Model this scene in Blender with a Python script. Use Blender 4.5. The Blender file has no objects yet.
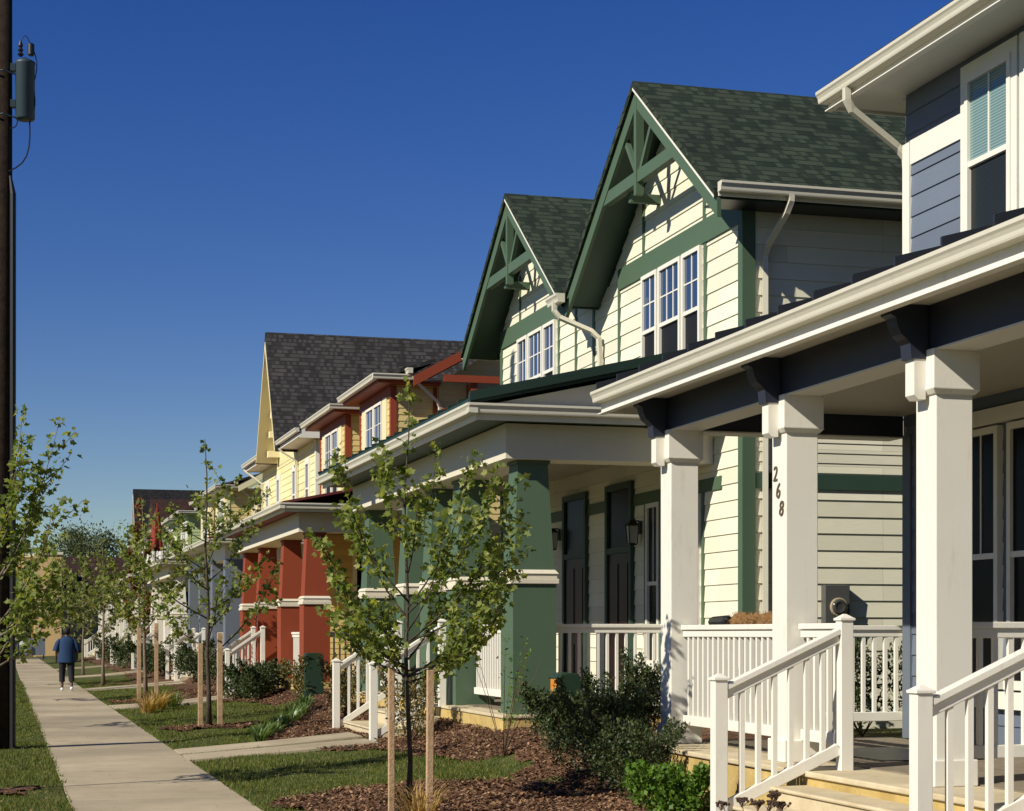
import bpy, bmesh, math, random
import numpy as np
from mathutils import Vector, Matrix, noise
R=math.radians
random.seed(7); rng=np.random.default_rng(7)
SC=bpy.context.scene
COL=SC.collection
# ---------------------------------------------------------------- camera
cam=bpy.data.cameras.new('camera'); camo=bpy.data.objects.new('camera',cam); COL.objects.link(camo)
cam.sensor_width=36; cam.lens=1800/1024*36
camo.location=(0,0,1.6); camo.rotation_euler=(R(90),0,R(-15.8))
cam.shift_y=(634-405.5)/1024
cam.clip_start=.1; cam.clip_end=3000
SC.camera=camo
# ---------------------------------------------------------------- light
SUN_EL=34.0; SUN_DIR=Vector((.918*math.cos(R(SUN_EL)),.396*math.cos(R(SUN_EL)),-math.sin(R(SUN_EL)))).normalized()
w=bpy.data.worlds.new('World'); SC.world=w; w.use_nodes=True
nt=w.node_tree; nt.nodes.clear()
sky=nt.nodes.new('ShaderNodeTexSky'); sky.sky_type='NISHITA'; sky.sun_disc=False
sky.sun_elevation=R(SUN_EL)
to_sun=-SUN_DIR
sky.sun_rotation=math.atan2(to_sun.x,to_sun.y)
sky.altitude=0; sky.air_density=1.0; sky.dust_density=0.0; sky.ozone_density=4.0
hs=nt.nodes.new('ShaderNodeHueSaturation'); hs.inputs['Saturation'].default_value=1.33; hs.inputs['Value'].default_value=1.2; hs.inputs['Hue'].default_value=.5245
bg=nt.nodes.new('ShaderNodeBackground'); bg.inputs['Strength'].default_value=.050
wo=nt.nodes.new('ShaderNodeOutputWorld')
nt.links.new(sky.outputs[0],hs.inputs['Color']); nt.links.new(hs.outputs[0],bg.inputs['Color']); nt.links.new(bg.outputs[0],wo.inputs[0])
sl=bpy.data.lights.new('sun','SUN'); sl.energy=5.0; sl.angle=R(.53); sl.color=(1,.94,.82)
so=bpy.data.objects.new('sun',sl); COL.objects.link(so); so.rotation_euler=SUN_DIR.to_track_quat('-Z','Y').to_euler(); so.location=(-30,-20,40)
SC.view_settings.view_transform='Standard'; SC.view_settings.look='None'
SC.view_settings.exposure=.32; SC.view_settings.gamma=1
# ---------------------------------------------------------------- materials
def newmat(n):
    m=bpy.data.materials.new(n); m.use_nodes=True
    t=m.node_tree; b=t.nodes['Principled BSDF']; return m,t,b
def N(t,k,**kw):
    n=t.nodes.new(k)
    for a,v in kw.items(): setattr(n,a,v)
    return n
def paint(n,c,rough=.55,var=.10,scale=3,bump=.0,bscale=40,spec=.4,dirt=0):
    m,t,b=newmat(n); L=t.links
    tc=N(t,'ShaderNodeTexCoord')
    no=N(t,'ShaderNodeTexNoise'); no.inputs['Scale'].default_value=scale; no.inputs['Detail'].default_value=6; no.inputs['Roughness'].default_value=.65
    L.new(tc.outputs['Object'],no.inputs['Vector'])
    mx=N(t,'ShaderNodeMix',data_type='RGBA'); 
    mx.inputs[6].default_value=(*[x*(1-var) for x in c],1); mx.inputs[7].default_value=(*[min(x*(1+var),.92) for x in c],1)
    L.new(no.outputs['Fac'],mx.inputs[0]); col=mx.outputs[2]
    if dirt:
        n2=N(t,'ShaderNodeTexNoise'); n2.inputs['Scale'].default_value=9; n2.inputs['Detail'].default_value=8; n2.inputs['Roughness'].default_value=.75
        mp=N(t,'ShaderNodeMapping'); mp.inputs['Scale'].default_value=(1,1,.25); L.new(tc.outputs['Object'],mp.inputs[0]); L.new(mp.outputs[0],n2.inputs['Vector'])
        rp=N(t,'ShaderNodeMapRange'); rp.inputs[1].default_value=.55; rp.inputs[2].default_value=.8; rp.inputs[4].default_value=dirt; L.new(n2.outputs['Fac'],rp.inputs[0])
        m2=N(t,'ShaderNodeMix',data_type='RGBA'); m2.inputs[7].default_value=(c[0]*.55,c[1]*.5,c[2]*.42,1)
        L.new(rp.outputs[0],m2.inputs[0]); L.new(col,m2.inputs[6]); col=m2.outputs[2]
    L.new(col,b.inputs['Base Color'])
    b.inputs['Roughness'].default_value=rough; b.inputs['Specular IOR Level'].default_value=spec
    if bump:
        nb=N(t,'ShaderNodeTexNoise'); nb.inputs['Scale'].default_value=bscale; nb.inputs['Detail'].default_value=4
        L.new(tc.outputs['Object'],nb.inputs['Vector'])
        bp=N(t,'ShaderNodeBump'); bp.inputs['Strength'].default_value=bump; bp.inputs['Distance'].default_value=.01
        L.new(nb.outputs['Fac'],bp.inputs['Height']); L.new(bp.outputs[0],b.inputs['Normal'])
    return m
def siding_mat(n,c,lap=.2):
    """fibre-cement boards: every board a little different, faint grain along it, butt joints"""
    m,t,b=newmat(n); L=t.links
    uv=N(t,'ShaderNodeUVMap')
    br=N(t,'ShaderNodeTexBrick'); br.offset=.37; br.offset_frequency=3; br.inputs['Scale'].default_value=1
    br.inputs['Brick Width'].default_value=3.4; br.inputs['Row Height'].default_value=lap; br.inputs['Mortar Size'].default_value=.0022
    br.inputs['Color1'].default_value=(*[x*.90 for x in c],1); br.inputs['Color2'].default_value=(*[min(x*1.07,.9) for x in c],1); br.inputs['Mortar'].default_value=(*[x*.55 for x in c],1)
    L.new(uv.outputs[0],br.inputs['Vector'])
    mp=N(t,'ShaderNodeMapping'); mp.inputs['Scale'].default_value=(1.5,30,1); L.new(uv.outputs[0],mp.inputs[0])
    no=N(t,'ShaderNodeTexNoise'); no.inputs['Scale'].default_value=3; no.inputs['Detail'].default_value=5; L.new(mp.outputs[0],no.inputs['Vector'])
    n2=N(t,'ShaderNodeTexNoise'); n2.inputs['Scale'].default_value=1.1; n2.inputs['Detail'].default_value=5; L.new(uv.outputs[0],n2.inputs['Vector'])
    ad=N(t,'ShaderNodeMath',operation='ADD'); L.new(no.outputs['Fac'],ad.inputs[0]); L.new(n2.outputs['Fac'],ad.inputs[1])
    rp=N(t,'ShaderNodeMapRange'); rp.inputs[1].default_value=.6; rp.inputs[2].default_value=1.4; rp.inputs[3].default_value=.90; rp.inputs[4].default_value=1.05; L.new(ad.outputs[0],rp.inputs[0])
    mu=N(t,'ShaderNodeVectorMath',operation='MULTIPLY'); L.new(br.outputs['Color'],mu.inputs[0]); L.new(rp.outputs[0],mu.inputs[1])
    L.new(mu.outputs[0],b.inputs['Base Color']); b.inputs['Roughness'].default_value=.6; b.inputs['Specular IOR Level'].default_value=.3
    bp=N(t,'ShaderNodeBump'); bp.inputs['Strength'].default_value=.25; bp.inputs['Distance'].default_value=.004
    L.new(no.outputs['Fac'],bp.inputs['Height']); L.new(bp.outputs[0],b.inputs['Normal'])
    return m
def shingle_mat(n,c1,c2,cm):
    m,t,b=newmat(n); L=t.links
    uv=N(t,'ShaderNodeUVMap')
    sp=N(t,'ShaderNodeSeparateXYZ'); L.new(uv.outputs[0],sp.inputs[0])
    def ma(op,a,b=None,c=None):
        q=N(t,'ShaderNodeMath',operation=op)
        for k,v in enumerate((a,b,c)):
            if v is None: continue
            if isinstance(v,(int,float)): q.inputs[k].default_value=v
            else: L.new(v,q.inputs[k])
        return q.outputs[0]
    rv=ma('DIVIDE',sp.outputs[1],.145); row=ma('FLOOR',rv); fr=ma('FRACT',rv)
    # laminated tabs of random length, one course at a time
    cu=ma('ADD',ma('MULTIPLY',sp.outputs[0],6.5),ma('MULTIPLY',row,17.37)); cb=N(t,'ShaderNodeCombineXYZ'); L.new(cu,cb.inputs[0]); L.new(ma('MULTIPLY',row,3.71),cb.inputs[1])
    tn=N(t,'ShaderNodeTexNoise'); tn.inputs['Scale'].default_value=1.0; tn.inputs['Detail'].default_value=0; L.new(cb.outputs[0],tn.inputs['Vector'])
    tab=N(t,'ShaderNodeMapRange'); tab.inputs[1].default_value=.45; tab.inputs[2].default_value=.53; L.new(tn.outputs['Fac'],tab.inputs[0])
    vo=N(t,'ShaderNodeTexWhiteNoise',noise_dimensions='2D'); c3=N(t,'ShaderNodeCombineXYZ'); L.new(ma('FLOOR',ma('MULTIPLY',cu,.9)),c3.inputs[0]); L.new(row,c3.inputs[1]); L.new(c3.outputs[0],vo.inputs['Vector'])
    fac=ma('ADD',ma('MULTIPLY',tab.outputs[0],.7),ma('MULTIPLY',vo.outputs['Value'],.3))
    mx0=N(t,'ShaderNodeMix',data_type='RGBA'); mx0.inputs[6].default_value=(*c1,1); mx0.inputs[7].default_value=(*c2,1); L.new(fac,mx0.inputs[0])
    edge=ma('LESS_THAN',fr,.16); ef=ma('MULTIPLY',edge,ma('ADD',.35,ma('MULTIPLY',tab.outputs[0],.5)))
    mx=N(t,'ShaderNodeMix',data_type='RGBA'); mx.inputs[7].default_value=(*cm,1); L.new(ef,mx.inputs[0]); L.new(mx0.outputs[2],mx.inputs[6])
    no=N(t,'ShaderNodeTexNoise'); no.inputs['Scale'].default_value=.9; no.inputs['Detail'].default_value=8; L.new(uv.outputs[0],no.inputs['Vector'])
    gr=N(t,'ShaderNodeTexNoise'); gr.inputs['Scale'].default_value=60; gr.inputs['Detail'].default_value=3; L.new(uv.outputs[0],gr.inputs['Vector'])
    ad=N(t,'ShaderNodeMath',operation='ADD'); L.new(no.outputs['Fac'],ad.inputs[0]); L.new(gr.outputs['Fac'],ad.inputs[1])
    rp=N(t,'ShaderNodeMapRange'); rp.inputs[1].default_value=.6; rp.inputs[2].default_value=1.4; rp.inputs[3].default_value=.65; rp.inputs[4].default_value=1.35; L.new(ad.outputs[0],rp.inputs[0])
    mu=N(t,'ShaderNodeVectorMath',operation='MULTIPLY'); L.new(mx.outputs[2],mu.inputs[0]); L.new(rp.outputs[0],mu.inputs[1])
    L.new(mu.outputs[0],b.inputs['Base Color']); b.inputs['Roughness'].default_value=.9; b.inputs['Specular IOR Level'].default_value=.2
    ba=N(t,'ShaderNodeMath',operation='SUBTRACT'); L.new(gr.outputs['Fac'],ba.inputs[0]); L.new(edge,ba.inputs[1])
    bp=N(t,'ShaderNodeBump'); bp.inputs['Strength'].default_value=.8; bp.inputs['Distance'].default_value=.015
    L.new(ba.outputs[0],bp.inputs['Height']); L.new(bp.outputs[0],b.inputs['Normal'])
    return m
def leaf_mat(n,ca,cb,cc,trans=.35,rough=.45,spec=.4):
    m,t,b=newmat(n); L=t.links
    g=N(t,'ShaderNodeNewGeometry')
    r=N(t,'ShaderNodeValToRGB'); r.color_ramp.elements[0].color=(*ca,1); r.color_ramp.elements[1].color=(*cb,1)
    e=r.color_ramp.elements.new(.55); e.color=(*cc,1)
    L.new(g.outputs['Random Per Island'],r.inputs[0]); L.new(r.outputs[0],b.inputs['Base Color'])
    b.inputs['Roughness'].default_value=rough; b.inputs['Specular IOR Level'].default_value=spec
    tr=N(t,'ShaderNodeBsdfTranslucent'); 
    mu=N(t,'ShaderNodeVectorMath',operation='MULTIPLY'); L.new(r.outputs[0],mu.inputs[0]); mu.inputs[1].default_value=(1.5,1.5,.5)
    L.new(mu.outputs[0],tr.inputs['Color'])
    ms=N(t,'ShaderNodeMixShader'); ms.inputs[0].default_value=trans
    L.new(b.outputs[0],ms.inputs[1]); L.new(tr.outputs[0],ms.inputs[2]); L.new(ms.outputs[0],t.nodes['Material Output'].inputs[0])
    return m
def island_mat(n,cols,rough=.9):
    m,t,b=newmat(n); g=N(t,'ShaderNodeNewGeometry'); r=N(t,'ShaderNodeValToRGB')
    r.color_ramp.elements[0].color=(*cols[0],1); r.color_ramp.elements[1].color=(*cols[-1],1)
    for i,c in enumerate(cols[1:-1]): e=r.color_ramp.elements.new((i+1)/(len(cols)-1)); e.color=(*c,1)
    t.links.new(g.outputs['Random Per Island'],r.inputs[0]); t.links.new(r.outputs[0],b.inputs['Base Color']); b.inputs['Roughness'].default_value=rough; b.inputs['Specular IOR Level'].default_value=.15
    return m
def noise_ground(n,stops,scale,bump=.6,bscale=30,rough=.95,scale2=None):
    m,t,b=newmat(n); L=t.links; tc=N(t,'ShaderNodeTexCoord')
    no=N(t,'ShaderNodeTexNoise'); no.inputs['Scale'].default_value=scale; no.inputs['Detail'].default_value=10; no.inputs['Roughness'].default_value=.7
    L.new(tc.outputs['Object'],no.inputs['Vector'])
    r=N(t,'ShaderNodeValToRGB'); r.color_ramp.elements[0].position=stops[0][0]; r.color_ramp.elements[0].color=(*stops[0][1],1)
    r.color_ramp.elements[1].position=stops[-1][0]; r.color_ramp.elements[1].color=(*stops[-1][1],1)
    for p,c in stops[1:-1]: e=r.color_ramp.elements.new(p); e.color=(*c,1)
    L.new(no.outputs['Fac'],r.inputs[0]); col=r.outputs[0]
    if scale2:
        n2=N(t,'ShaderNodeTexNoise'); n2.inputs['Scale'].default_value=scale2; n2.inputs['Detail'].default_value=4; L.new(tc.outputs['Object'],n2.inputs['Vector'])
        rp=N(t,'ShaderNodeMapRange'); rp.inputs[1].default_value=.3; rp.inputs[2].default_value=.7; rp.inputs[3].default_value=.75; rp.inputs[4].default_value=1.2; L.new(n2.outputs['Fac'],rp.inputs[0])
        mu=N(t,'ShaderNodeVectorMath',operation='MULTIPLY'); L.new(col,mu.inputs[0]); L.new(rp.outputs[0],mu.inputs[1]); col=mu.outputs[0]
    L.new(col,b.inputs['Base Color']); b.inputs['Roughness'].default_value=rough; b.inputs['Specular IOR Level'].default_value=.15
    nb=N(t,'ShaderNodeTexNoise'); nb.inputs['Scale'].default_value=bscale; nb.inputs['Detail'].default_value=6; L.new(tc.outputs['Object'],nb.inputs['Vector'])
    bp=N(t,'ShaderNodeBump'); bp.inputs['Strength'].default_value=bump; bp.inputs['Distance'].default_value=.02; L.new(nb.outputs['Fac'],bp.inputs['Height']); L.new(bp.outputs[0],b.inputs['Normal'])
    return m
def glass(n,c,rough=.03,spec=.8,blinds=0):
    m,t,b=newmat(n); L=t.links; b.inputs['Base Color'].default_value=(*c,1); b.inputs['Roughness'].default_value=rough; b.inputs['Specular IOR Level'].default_value=spec
    if blinds:
        tc=N(t,'ShaderNodeTexCoord'); wv=N(t,'ShaderNodeTexWave',bands_direction='Z'); wv.inputs['Scale'].default_value=blinds; L.new(tc.outputs['Object'],wv.inputs['Vector'])
        mx=N(t,'ShaderNodeMix',data_type='RGBA'); mx.inputs[6].default_value=(*[x*.6 for x in c],1); mx.inputs[7].default_value=(*[x*1.25 for x in c],1)
        L.new(wv.outputs['Fac'],mx.inputs[0]); L.new(mx.outputs[2],b.inputs['Base Color'])
    tc=N(t,'ShaderNodeTexCoord'); no=N(t,'ShaderNodeTexNoise'); no.inputs['Scale'].default_value=1.4; L.new(tc.outputs['Object'],no.inputs['Vector'])
    bp=N(t,'ShaderNodeBump'); bp.inputs['Strength'].default_value=.12; bp.inputs['Distance'].default_value=.05; L.new(no.outputs['Fac'],bp.inputs['Height']); L.new(bp.outputs[0],b.inputs['Normal'])
    return m
M={}
M['white']=paint('white_paint',(.70,.67,.58),.5,.05,2,.05,45,dirt=.4)
M['gutter']=paint('gutter_paint',(.56,.53,.42),.4,.06,1.5,spec=.45,dirt=.35)
M['soffit']=paint('soffit_paint',(.60,.58,.50),.6,.06,2)
M['beamcream']=paint('cream_trim_paint',(.62,.57,.44),.55,.07,2,.1,50,dirt=.2)
M['cream']=siding_mat('cream_siding',(.72,.69,.53))
M['blue']=siding_mat('slate_blue_siding',(.13,.155,.20))
M['navy']=paint('navy_trim_paint',(.020,.024,.038),.5,.12,3)
M['green']=paint('green_trim_paint',(.068,.112,.066),.55,.09,2.2,.15,60,dirt=.2)
M['dgreen']=paint('dark_green_paint',(.03,.06,.04),.5,.12,3)
M['red']=paint('brick_red_paint',(.23,.042,.013),.6,.09,2,.15,60,dirt=.25)
M['yellow']=siding_mat('yellow_siding',(.58,.46,.19),.14)
M['pyellow']=siding_mat('pale_yellow_siding',(.74,.66,.34))
M['trimyellow']=paint('pale_yellow_paint',(.70,.62,.37),.55,.05)
M['palegreen']=siding_mat('pale_green_siding',(.42,.50,.24))
M['whiteside']=siding_mat('white_siding',(.70,.68,.60))
M['slate']=paint('slate_grey_paint',(.12,.14,.17),.6,.1)
M['shg']=shingle_mat('green_shingles',(.012,.020,.013),(.040,.054,.034),(.004,.006,.004))
M['shk']=shingle_mat('charcoal_shingles',(.022,.021,.021),(.060,.056,.054),(.008,.008,.008))
M['shd']=shingle_mat('near_black_shingles',(.010,.010,.011),(.022,.021,.022),(.005,.005,.005))
M['shb']=shingle_mat('brown_shingles',(.028,.013,.010),(.052,.025,.018),(.01,.006,.005))
M['metalk']=paint('dark_metal_roof',(.018,.02,.024),.45,.15,2)
M['metalg']=paint('dark_green_metal_roof',(.015,.032,.022),.45,.15,2)
M['metalr']=paint('dark_red_metal_roof',(.10,.02,.015),.5,.15,2)
M['glass']=glass('window_glass',(.025,.05,.11),.03,1.0)
M['screen']=paint('dark_window_screen',(.012,.013,.015),.55,.2,3,spec=.15)
M['dark']=glass('dark_shaded_glass',(.006,.006,.008),.25,.08)  # dark and dull in place of reflections of unmodelled trees across the street
M['blinds']=glass('glass_over_blinds',(.17,.26,.25),.05,.6,blinds=12)
M['blindsd']=glass('screen_over_blinds',(.018,.022,.021),.3,.2,blinds=12)
M['door']=paint('maroon_door_paint',(.016,.004,.004),.4,.15,2)
M['dial']=glass('meter_glass',(.05,.05,.045),.15,.5)
M['black']=paint('black_metal',(.012,.012,.013),.4,.1)
M['conc']=noise_ground('concrete_walk',[(.25,(.24,.19,.12)),(.42,(.36,.30,.20)),(.6,(.40,.335,.225)),(.75,(.44,.38,.26))],1.6,.3,60,.85,scale2=.35)
def island_var(m,lo,hi):
    t=m.node_tree; b=t.nodes['Principled BSDF']; l=b.inputs['Base Color'].links[0].from_socket
    g=N(t,'ShaderNodeNewGeometry'); r=N(t,'ShaderNodeMapRange'); r.inputs[3].default_value=lo; r.inputs[4].default_value=hi; t.links.new(g.outputs['Random Per Island'],r.inputs[0])
    v=N(t,'ShaderNodeVectorMath',operation='MULTIPLY'); t.links.new(l,v.inputs[0]); t.links.new(r.outputs[0],v.inputs[1]); 
    tc=N(t,'ShaderNodeTexCoord'); n2=N(t,'ShaderNodeTexNoise'); n2.inputs['Scale'].default_value=3.5; n2.inputs['Detail'].default_value=9; n2.inputs['Roughness'].default_value=.8; t.links.new(tc.outputs['Object'],n2.inputs['Vector'])
    q=N(t,'ShaderNodeMapRange'); q.inputs[1].default_value=.56; q.inputs[2].default_value=.70; q.inputs[3].default_value=1; q.inputs[4].default_value=.72; t.links.new(n2.outputs['Fac'],q.inputs[0])
    v2=N(t,'ShaderNodeVectorMath',operation='MULTIPLY'); t.links.new(v.outputs[0],v2.inputs[0]); t.links.new(q.outputs[0],v2.inputs[1]); t.links.new(v2.outputs[0],b.inputs['Base Color'])
island_var(M['conc'],.88,1.08)
M['stepc']=noise_ground('step_concrete',[(.3,(.44,.36,.22)),(.7,(.58,.50,.34))],4,.2,70,.85)
M['floor']=noise_ground('porch_floor_paint',[(.3,(.17,.14,.10)),(.7,(.25,.21,.15))],5,.3,60,.8)
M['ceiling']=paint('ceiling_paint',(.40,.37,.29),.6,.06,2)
M['ochre']=noise_ground('ochre_foundation',[(.3,(.38,.26,.085)),(.55,(.48,.35,.13)),(.8,(.52,.41,.20))],5,.35,50,.85,scale2=1.5)
M['soil']=noise_ground('lawn_soil',[(.3,(.030,.038,.012)),(.5,(.070,.085,.020)),(.75,(.15,.125,.05))],3,.8,50,scale2=.6)
M['mulch']=noise_ground('bark_mulch',[(.3,(.032,.017,.010)),(.5,(.11,.058,.032)),(.72,(.24,.14,.08))],22,1.0,45,scale2=1)
M['chips']=island_mat('bark_chips',[(.045,.022,.012),(.115,.058,.032),(.20,.11,.06),(.38,.24,.14)])
M['litter']=island_mat('dry_leaf_litter',[(.10,.05,.02),(.30,.20,.09),(.20,.10,.04),(.38,.28,.14)])
M['grass']=leaf_mat('grass_blades',(.055,.085,.012),(.22,.20,.055),(.10,.13,.022),.3,.6,.2)
M['asph']=noise_ground('asphalt',[(.3,(.04,.04,.04)),(.7,(.065,.063,.06))],8,.4,80)
M['bark']=noise_ground('tree_bark',[(.3,(.10,.075,.05)),(.7,(.24,.19,.14))],14,.6,60)
M['darkbark']=noise_ground('dark_bark',[(.3,(.035,.028,.02)),(.7,(.10,.08,.06))],14,.6,60)
M['stake']=noise_ground('stake_wood',[(.3,(.30,.19,.10)),(.7,(.50,.35,.21))],9,.4,60)
M['pole']=noise_ground('pole_wood',[(.3,(.012,.008,.006)),(.7,(.040,.026,.016))],9,.6,60)
M['leaf']=leaf_mat('maple_leaves',(.085,.125,.025),(.32,.33,.09),(.17,.215,.045),.45,.5,.25)
M['leafd']=leaf_mat('street_tree_leaves',(.075,.105,.025),(.25,.26,.08),(.14,.17,.045),.4,.5,.2)
M['leafr']=leaf_mat('rusty_leaves',(.12,.035,.012),(.22,.09,.03),(.15,.06,.02),.3)
M['holly']=leaf_mat('holly_leaves',(.018,.032,.010),(.085,.10,.035),(.040,.060,.018),.15,.5,.25)
M['bright']=leaf_mat('bright_green_leaves',(.05,.11,.012),(.13,.22,.03),(.085,.16,.018),.3,.5,.25)
M['mixleaf']=leaf_mat('yellowing_shrub_leaves',(.05,.06,.02),(.34,.22,.07),(.10,.10,.03),.3,.5)
M['lily']=leaf_mat('strap_leaves',(.07,.12,.03),(.16,.22,.07),(.11,.16,.045),.25,.4)
M['dry']=leaf_mat('dry_grass_blades',(.35,.22,.08),(.50,.36,.16),(.42,.28,.10),.3,.7,.2)
M['twig']=paint('brown_twigs',(.12,.07,.04),.9,.2)
M['seed']=paint('dry_flower_heads',(.06,.035,.02),.95,.3,20)
M['far']=leaf_mat('far_tree_leaves',(.05,.07,.03),(.13,.15,.07),(.09,.11,.05),.25,.6,.2)
M['tan']=paint('tan_stucco',(.55,.38,.17),.85,.08,1,.2,30)
M['galv']=paint('transformer_paint',(.028,.048,.060),.5,.12,3,dirt=.4)
M['meter']=paint('meter_grey_paint',(.07,.07,.065),.5,.1)
M['utility']=paint('utility_green_paint',(.018,.040,.022),.45,.12)
M['orange']=paint('orange_sticker',(.55,.20,.02),.5,.05)
M['coir']=paint('coir_fibre',(.19,.10,.035),.95,.35,40,.8,80)
M['skin']=paint('dark_skin',(.09,.045,.028),.55,.06)
M['shirt']=paint('blue_cotton',(.008,.032,.085),.85,.12,6)
M['blackcloth']=paint('black_cotton',(.008,.008,.012),.9,.15,6)
M['hair']=paint('black_hair',(.006,.005,.005),.7,.1)
M['shoe']=paint('white_shoes',(.65,.65,.66),.6,.05)
M['flag']=paint('red_flag_cloth',(.20,.022,.010),.8,.12,4)
M['lantern']=paint('frosted_lantern_glass',(.42,.42,.38),.3,.05)
M['bronze']=paint('dark_bronze',(.10,.07,.035),.4,.1)
M['paper']=paint('white_paper',(.7,.7,.7),.8,.03)
# ---------------------------------------------------------------- mesh builder
ORI={}
class MB:
    def __init__(s): s.v=[]; s.f=[]
    def add(s,vs,fs):
        o=len(s.v); s.v+= [tuple(p) for p in vs]; s.f+=[tuple(i+o for i in f) for f in fs]
    def box(s,x0,x1,y0,y1,z0,z1):
        s.add([(x0,y0,z0),(x1,y0,z0),(x1,y1,z0),(x0,y1,z0),(x0,y0,z1),(x1,y0,z1),(x1,y1,z1),(x0,y1,z1)],
              [(0,3,2,1),(4,5,6,7),(0,1,5,4),(1,2,6,5),(2,3,7,6),(3,0,4,7)]); return s
    def frus(s,cx,cy,z0,z1,a,b,a2=None,b2=None):
        """square frustum, half widths a at the bottom and b at the top"""
        a2=a if a2 is None else a2; b2=b if b2 is None else b2
        s.add([(cx-a,cy-a2,z0),(cx+a,cy-a2,z0),(cx+a,cy+a2,z0),(cx-a,cy+a2,z0),(cx-b,cy-b2,z1),(cx+b,cy-b2,z1),(cx+b,cy+b2,z1),(cx-b,cy+b2,z1)],
              [(0,3,2,1),(4,5,6,7),(0,1,5,4),(1,2,6,5),(2,3,7,6),(3,0,4,7)]); return s
    def prism(s,poly,vec):
        """polygon (3d points) extruded by vec"""
        n=len(poly); v=Vector(vec); P=[Vector(p) for p in poly]
        s.add([tuple(p) for p in P]+[tuple(p+v) for p in P],[tuple(range(n))[::-1],tuple(range(n,2*n))]+[(i,(i+1)%n,(i+1)%n+n,i+n) for i in range(n)]); return s
    def beam(s,a,b,w,h,up=(0,0,1)):
        a=Vector(a);b=Vector(b);d=(b-a).normalized(); u=Vector(up); r=d.cross(u).normalized(); u=r.cross(d).normalized()
        c=[]
        for p in (a,b):
            for i,j in ((-1,-1),(1,-1),(1,1),(-1,1)): c.append(tuple(p+r*(w/2*i)+u*(h/2*j)))
        s.add(c,[(3,2,1,0),(4,5,6,7),(0,1,5,4),(1,2,6,5),(2,3,7,6),(3,0,4,7)]); return s
    def tube(s,pts,rad,n=8,cap=True):
        pts=[Vector(p) for p in pts]; k=len(pts)
        if not hasattr(rad,'__len__'): rad=[rad]*k
        o=len(s.v); ref=None
        for i,p in enumerate(pts):
            d=(pts[min(i+1,k-1)]-pts[max(i-1,0)]).normalized()
            if ref is None: ref=d.orthogonal().normalized()
            ref=(ref-d*ref.dot(d)).normalized(); q=d.cross(ref)
            for j in range(n):
                t=2*math.pi*j/n; s.v.append(tuple(p+ref*(rad[i]*math.cos(t))+q*(rad[i]*math.sin(t))))
        for i in range(k-1):
            for j in range(n):
                a=o+i*n+j; b2=o+i*n+(j+1)%n; s.f.append((a,b2,b2+n,a+n))
        if cap: s.f.append(tuple(o+j for j in range(n))[::-1]); s.f.append(tuple(o+(k-1)*n+j for j in range(n)))
        return s
    def lathe(s,c,prof,n=16,axis='Z'):
        c=Vector(c); o=len(s.v)
        for r,h in prof:
            for j in range(n):
                t=2*math.pi*j/n; a,b2=r*math.cos(t),r*math.sin(t)
                p={'Z':(a,b2,h),'X':(h,a,b2),'Y':(a,h,b2)}[axis]; s.v.append(tuple(c+Vector(p)))
        for i in range(len(prof)-1):
            for j in range(n):
                a=o+i*n+j; b2=o+i*n+(j+1)%n; s.f.append((a,b2,b2+n,a+n))
        s.f.append(tuple(o+j for j in range(n))[::-1]); s.f.append(tuple(o+(len(prof)-1)*n+j for j in range(n)))
        return s
    def siding(s,O,u,n,z0,z1,lap,span,prot=.016):
        """overlapping boards: O origin on the wall plane, u along, n outward; span(z)->(u0,u1)"""
        O=Vector(O);u=Vector(u);n=Vector(n); z=z0
        while z<z1-1e-3:
            zt=min(z+lap,z1); a0,a1=span(z+.001); b0,b1=span(zt-.001)
            if a1-a0>.01 or b1-b0>.01:
                if b1<b0: b0=b1=(b0+b1)/2
                def P(uu,zz,o): return tuple(Vector((O.x,O.y,0))+u*uu+n*o+Vector((0,0,zz)))
                o=len(s.v)
                s.v+=[P(a0,z,prot),P(a1,z,prot),P(b1,zt,.003),P(b0,zt,.003),P(a0,z,0),P(a1,z,0)]
                s.f+=[(o,o+1,o+2,o+3),(o+4,o+5,o+1,o)]
            z=zt
        return s
    def build(s,name,mat,parent=None,smooth=False,uv=True,bev=0,shift=True):
        o=Vector(ORI.get(parent.name,(0,0,0))) if (parent is not None and shift) else Vector((0,0,0))
        me=bpy.data.meshes.new(name)
        vs=np.array(s.v,dtype=np.float64)-np.array(o) if len(s.v) else []
        me.from_pydata([tuple(x) for x in vs] if len(s.v)<60000 else vs.tolist(),[],s.f)
        me.materials.append(M[mat] if isinstance(mat,str) else mat)
        if uv and len(s.f)<20000:
            uvl=me.uv_layers.new(name='UVMap')
            for p in me.polygons:
                n=p.normal
                if abs(n.z)>.985: U=Vector((1,0,0));V=Vector((0,1,0))
                else: U=Vector((0,0,1)).cross(n).normalized(); V=n.cross(U)
                if abs(n.z)<.15: V=Vector((0,0,1))
                for li in p.loop_indices:
                    q=me.vertices[me.loops[li].vertex_index].co+o
                    uvl.data[li].uv=(q.dot(U),q.dot(V))
        if smooth:
            for p in me.polygons: p.use_smooth=True
        ob=bpy.data.objects.new(name,me); COL.objects.link(ob)
        if parent is not None: ob.parent=parent
        ORI[ob.name]=tuple(o)
        if bev:
            md=ob.modifiers.new('bevel','BEVEL'); md.width=bev; md.segments=2; md.limit_method='ANGLE'; md.angle_limit=R(40)
        return ob
def tag(o,label=None,cat=None,group=None,kind=None):
    if label: o['label']=label
    if cat: o['category']=cat
    if group: o['group']=group
    if kind: o['kind']=kind
    return o
def thing(name,loc,label,cat,group=None):
    o=bpy.data.objects.new(name,None); COL.objects.link(o); o.location=loc; o.empty_display_size=.3
    ORI[o.name]=tuple(loc); tag(o,label,cat,group); return o
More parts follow.
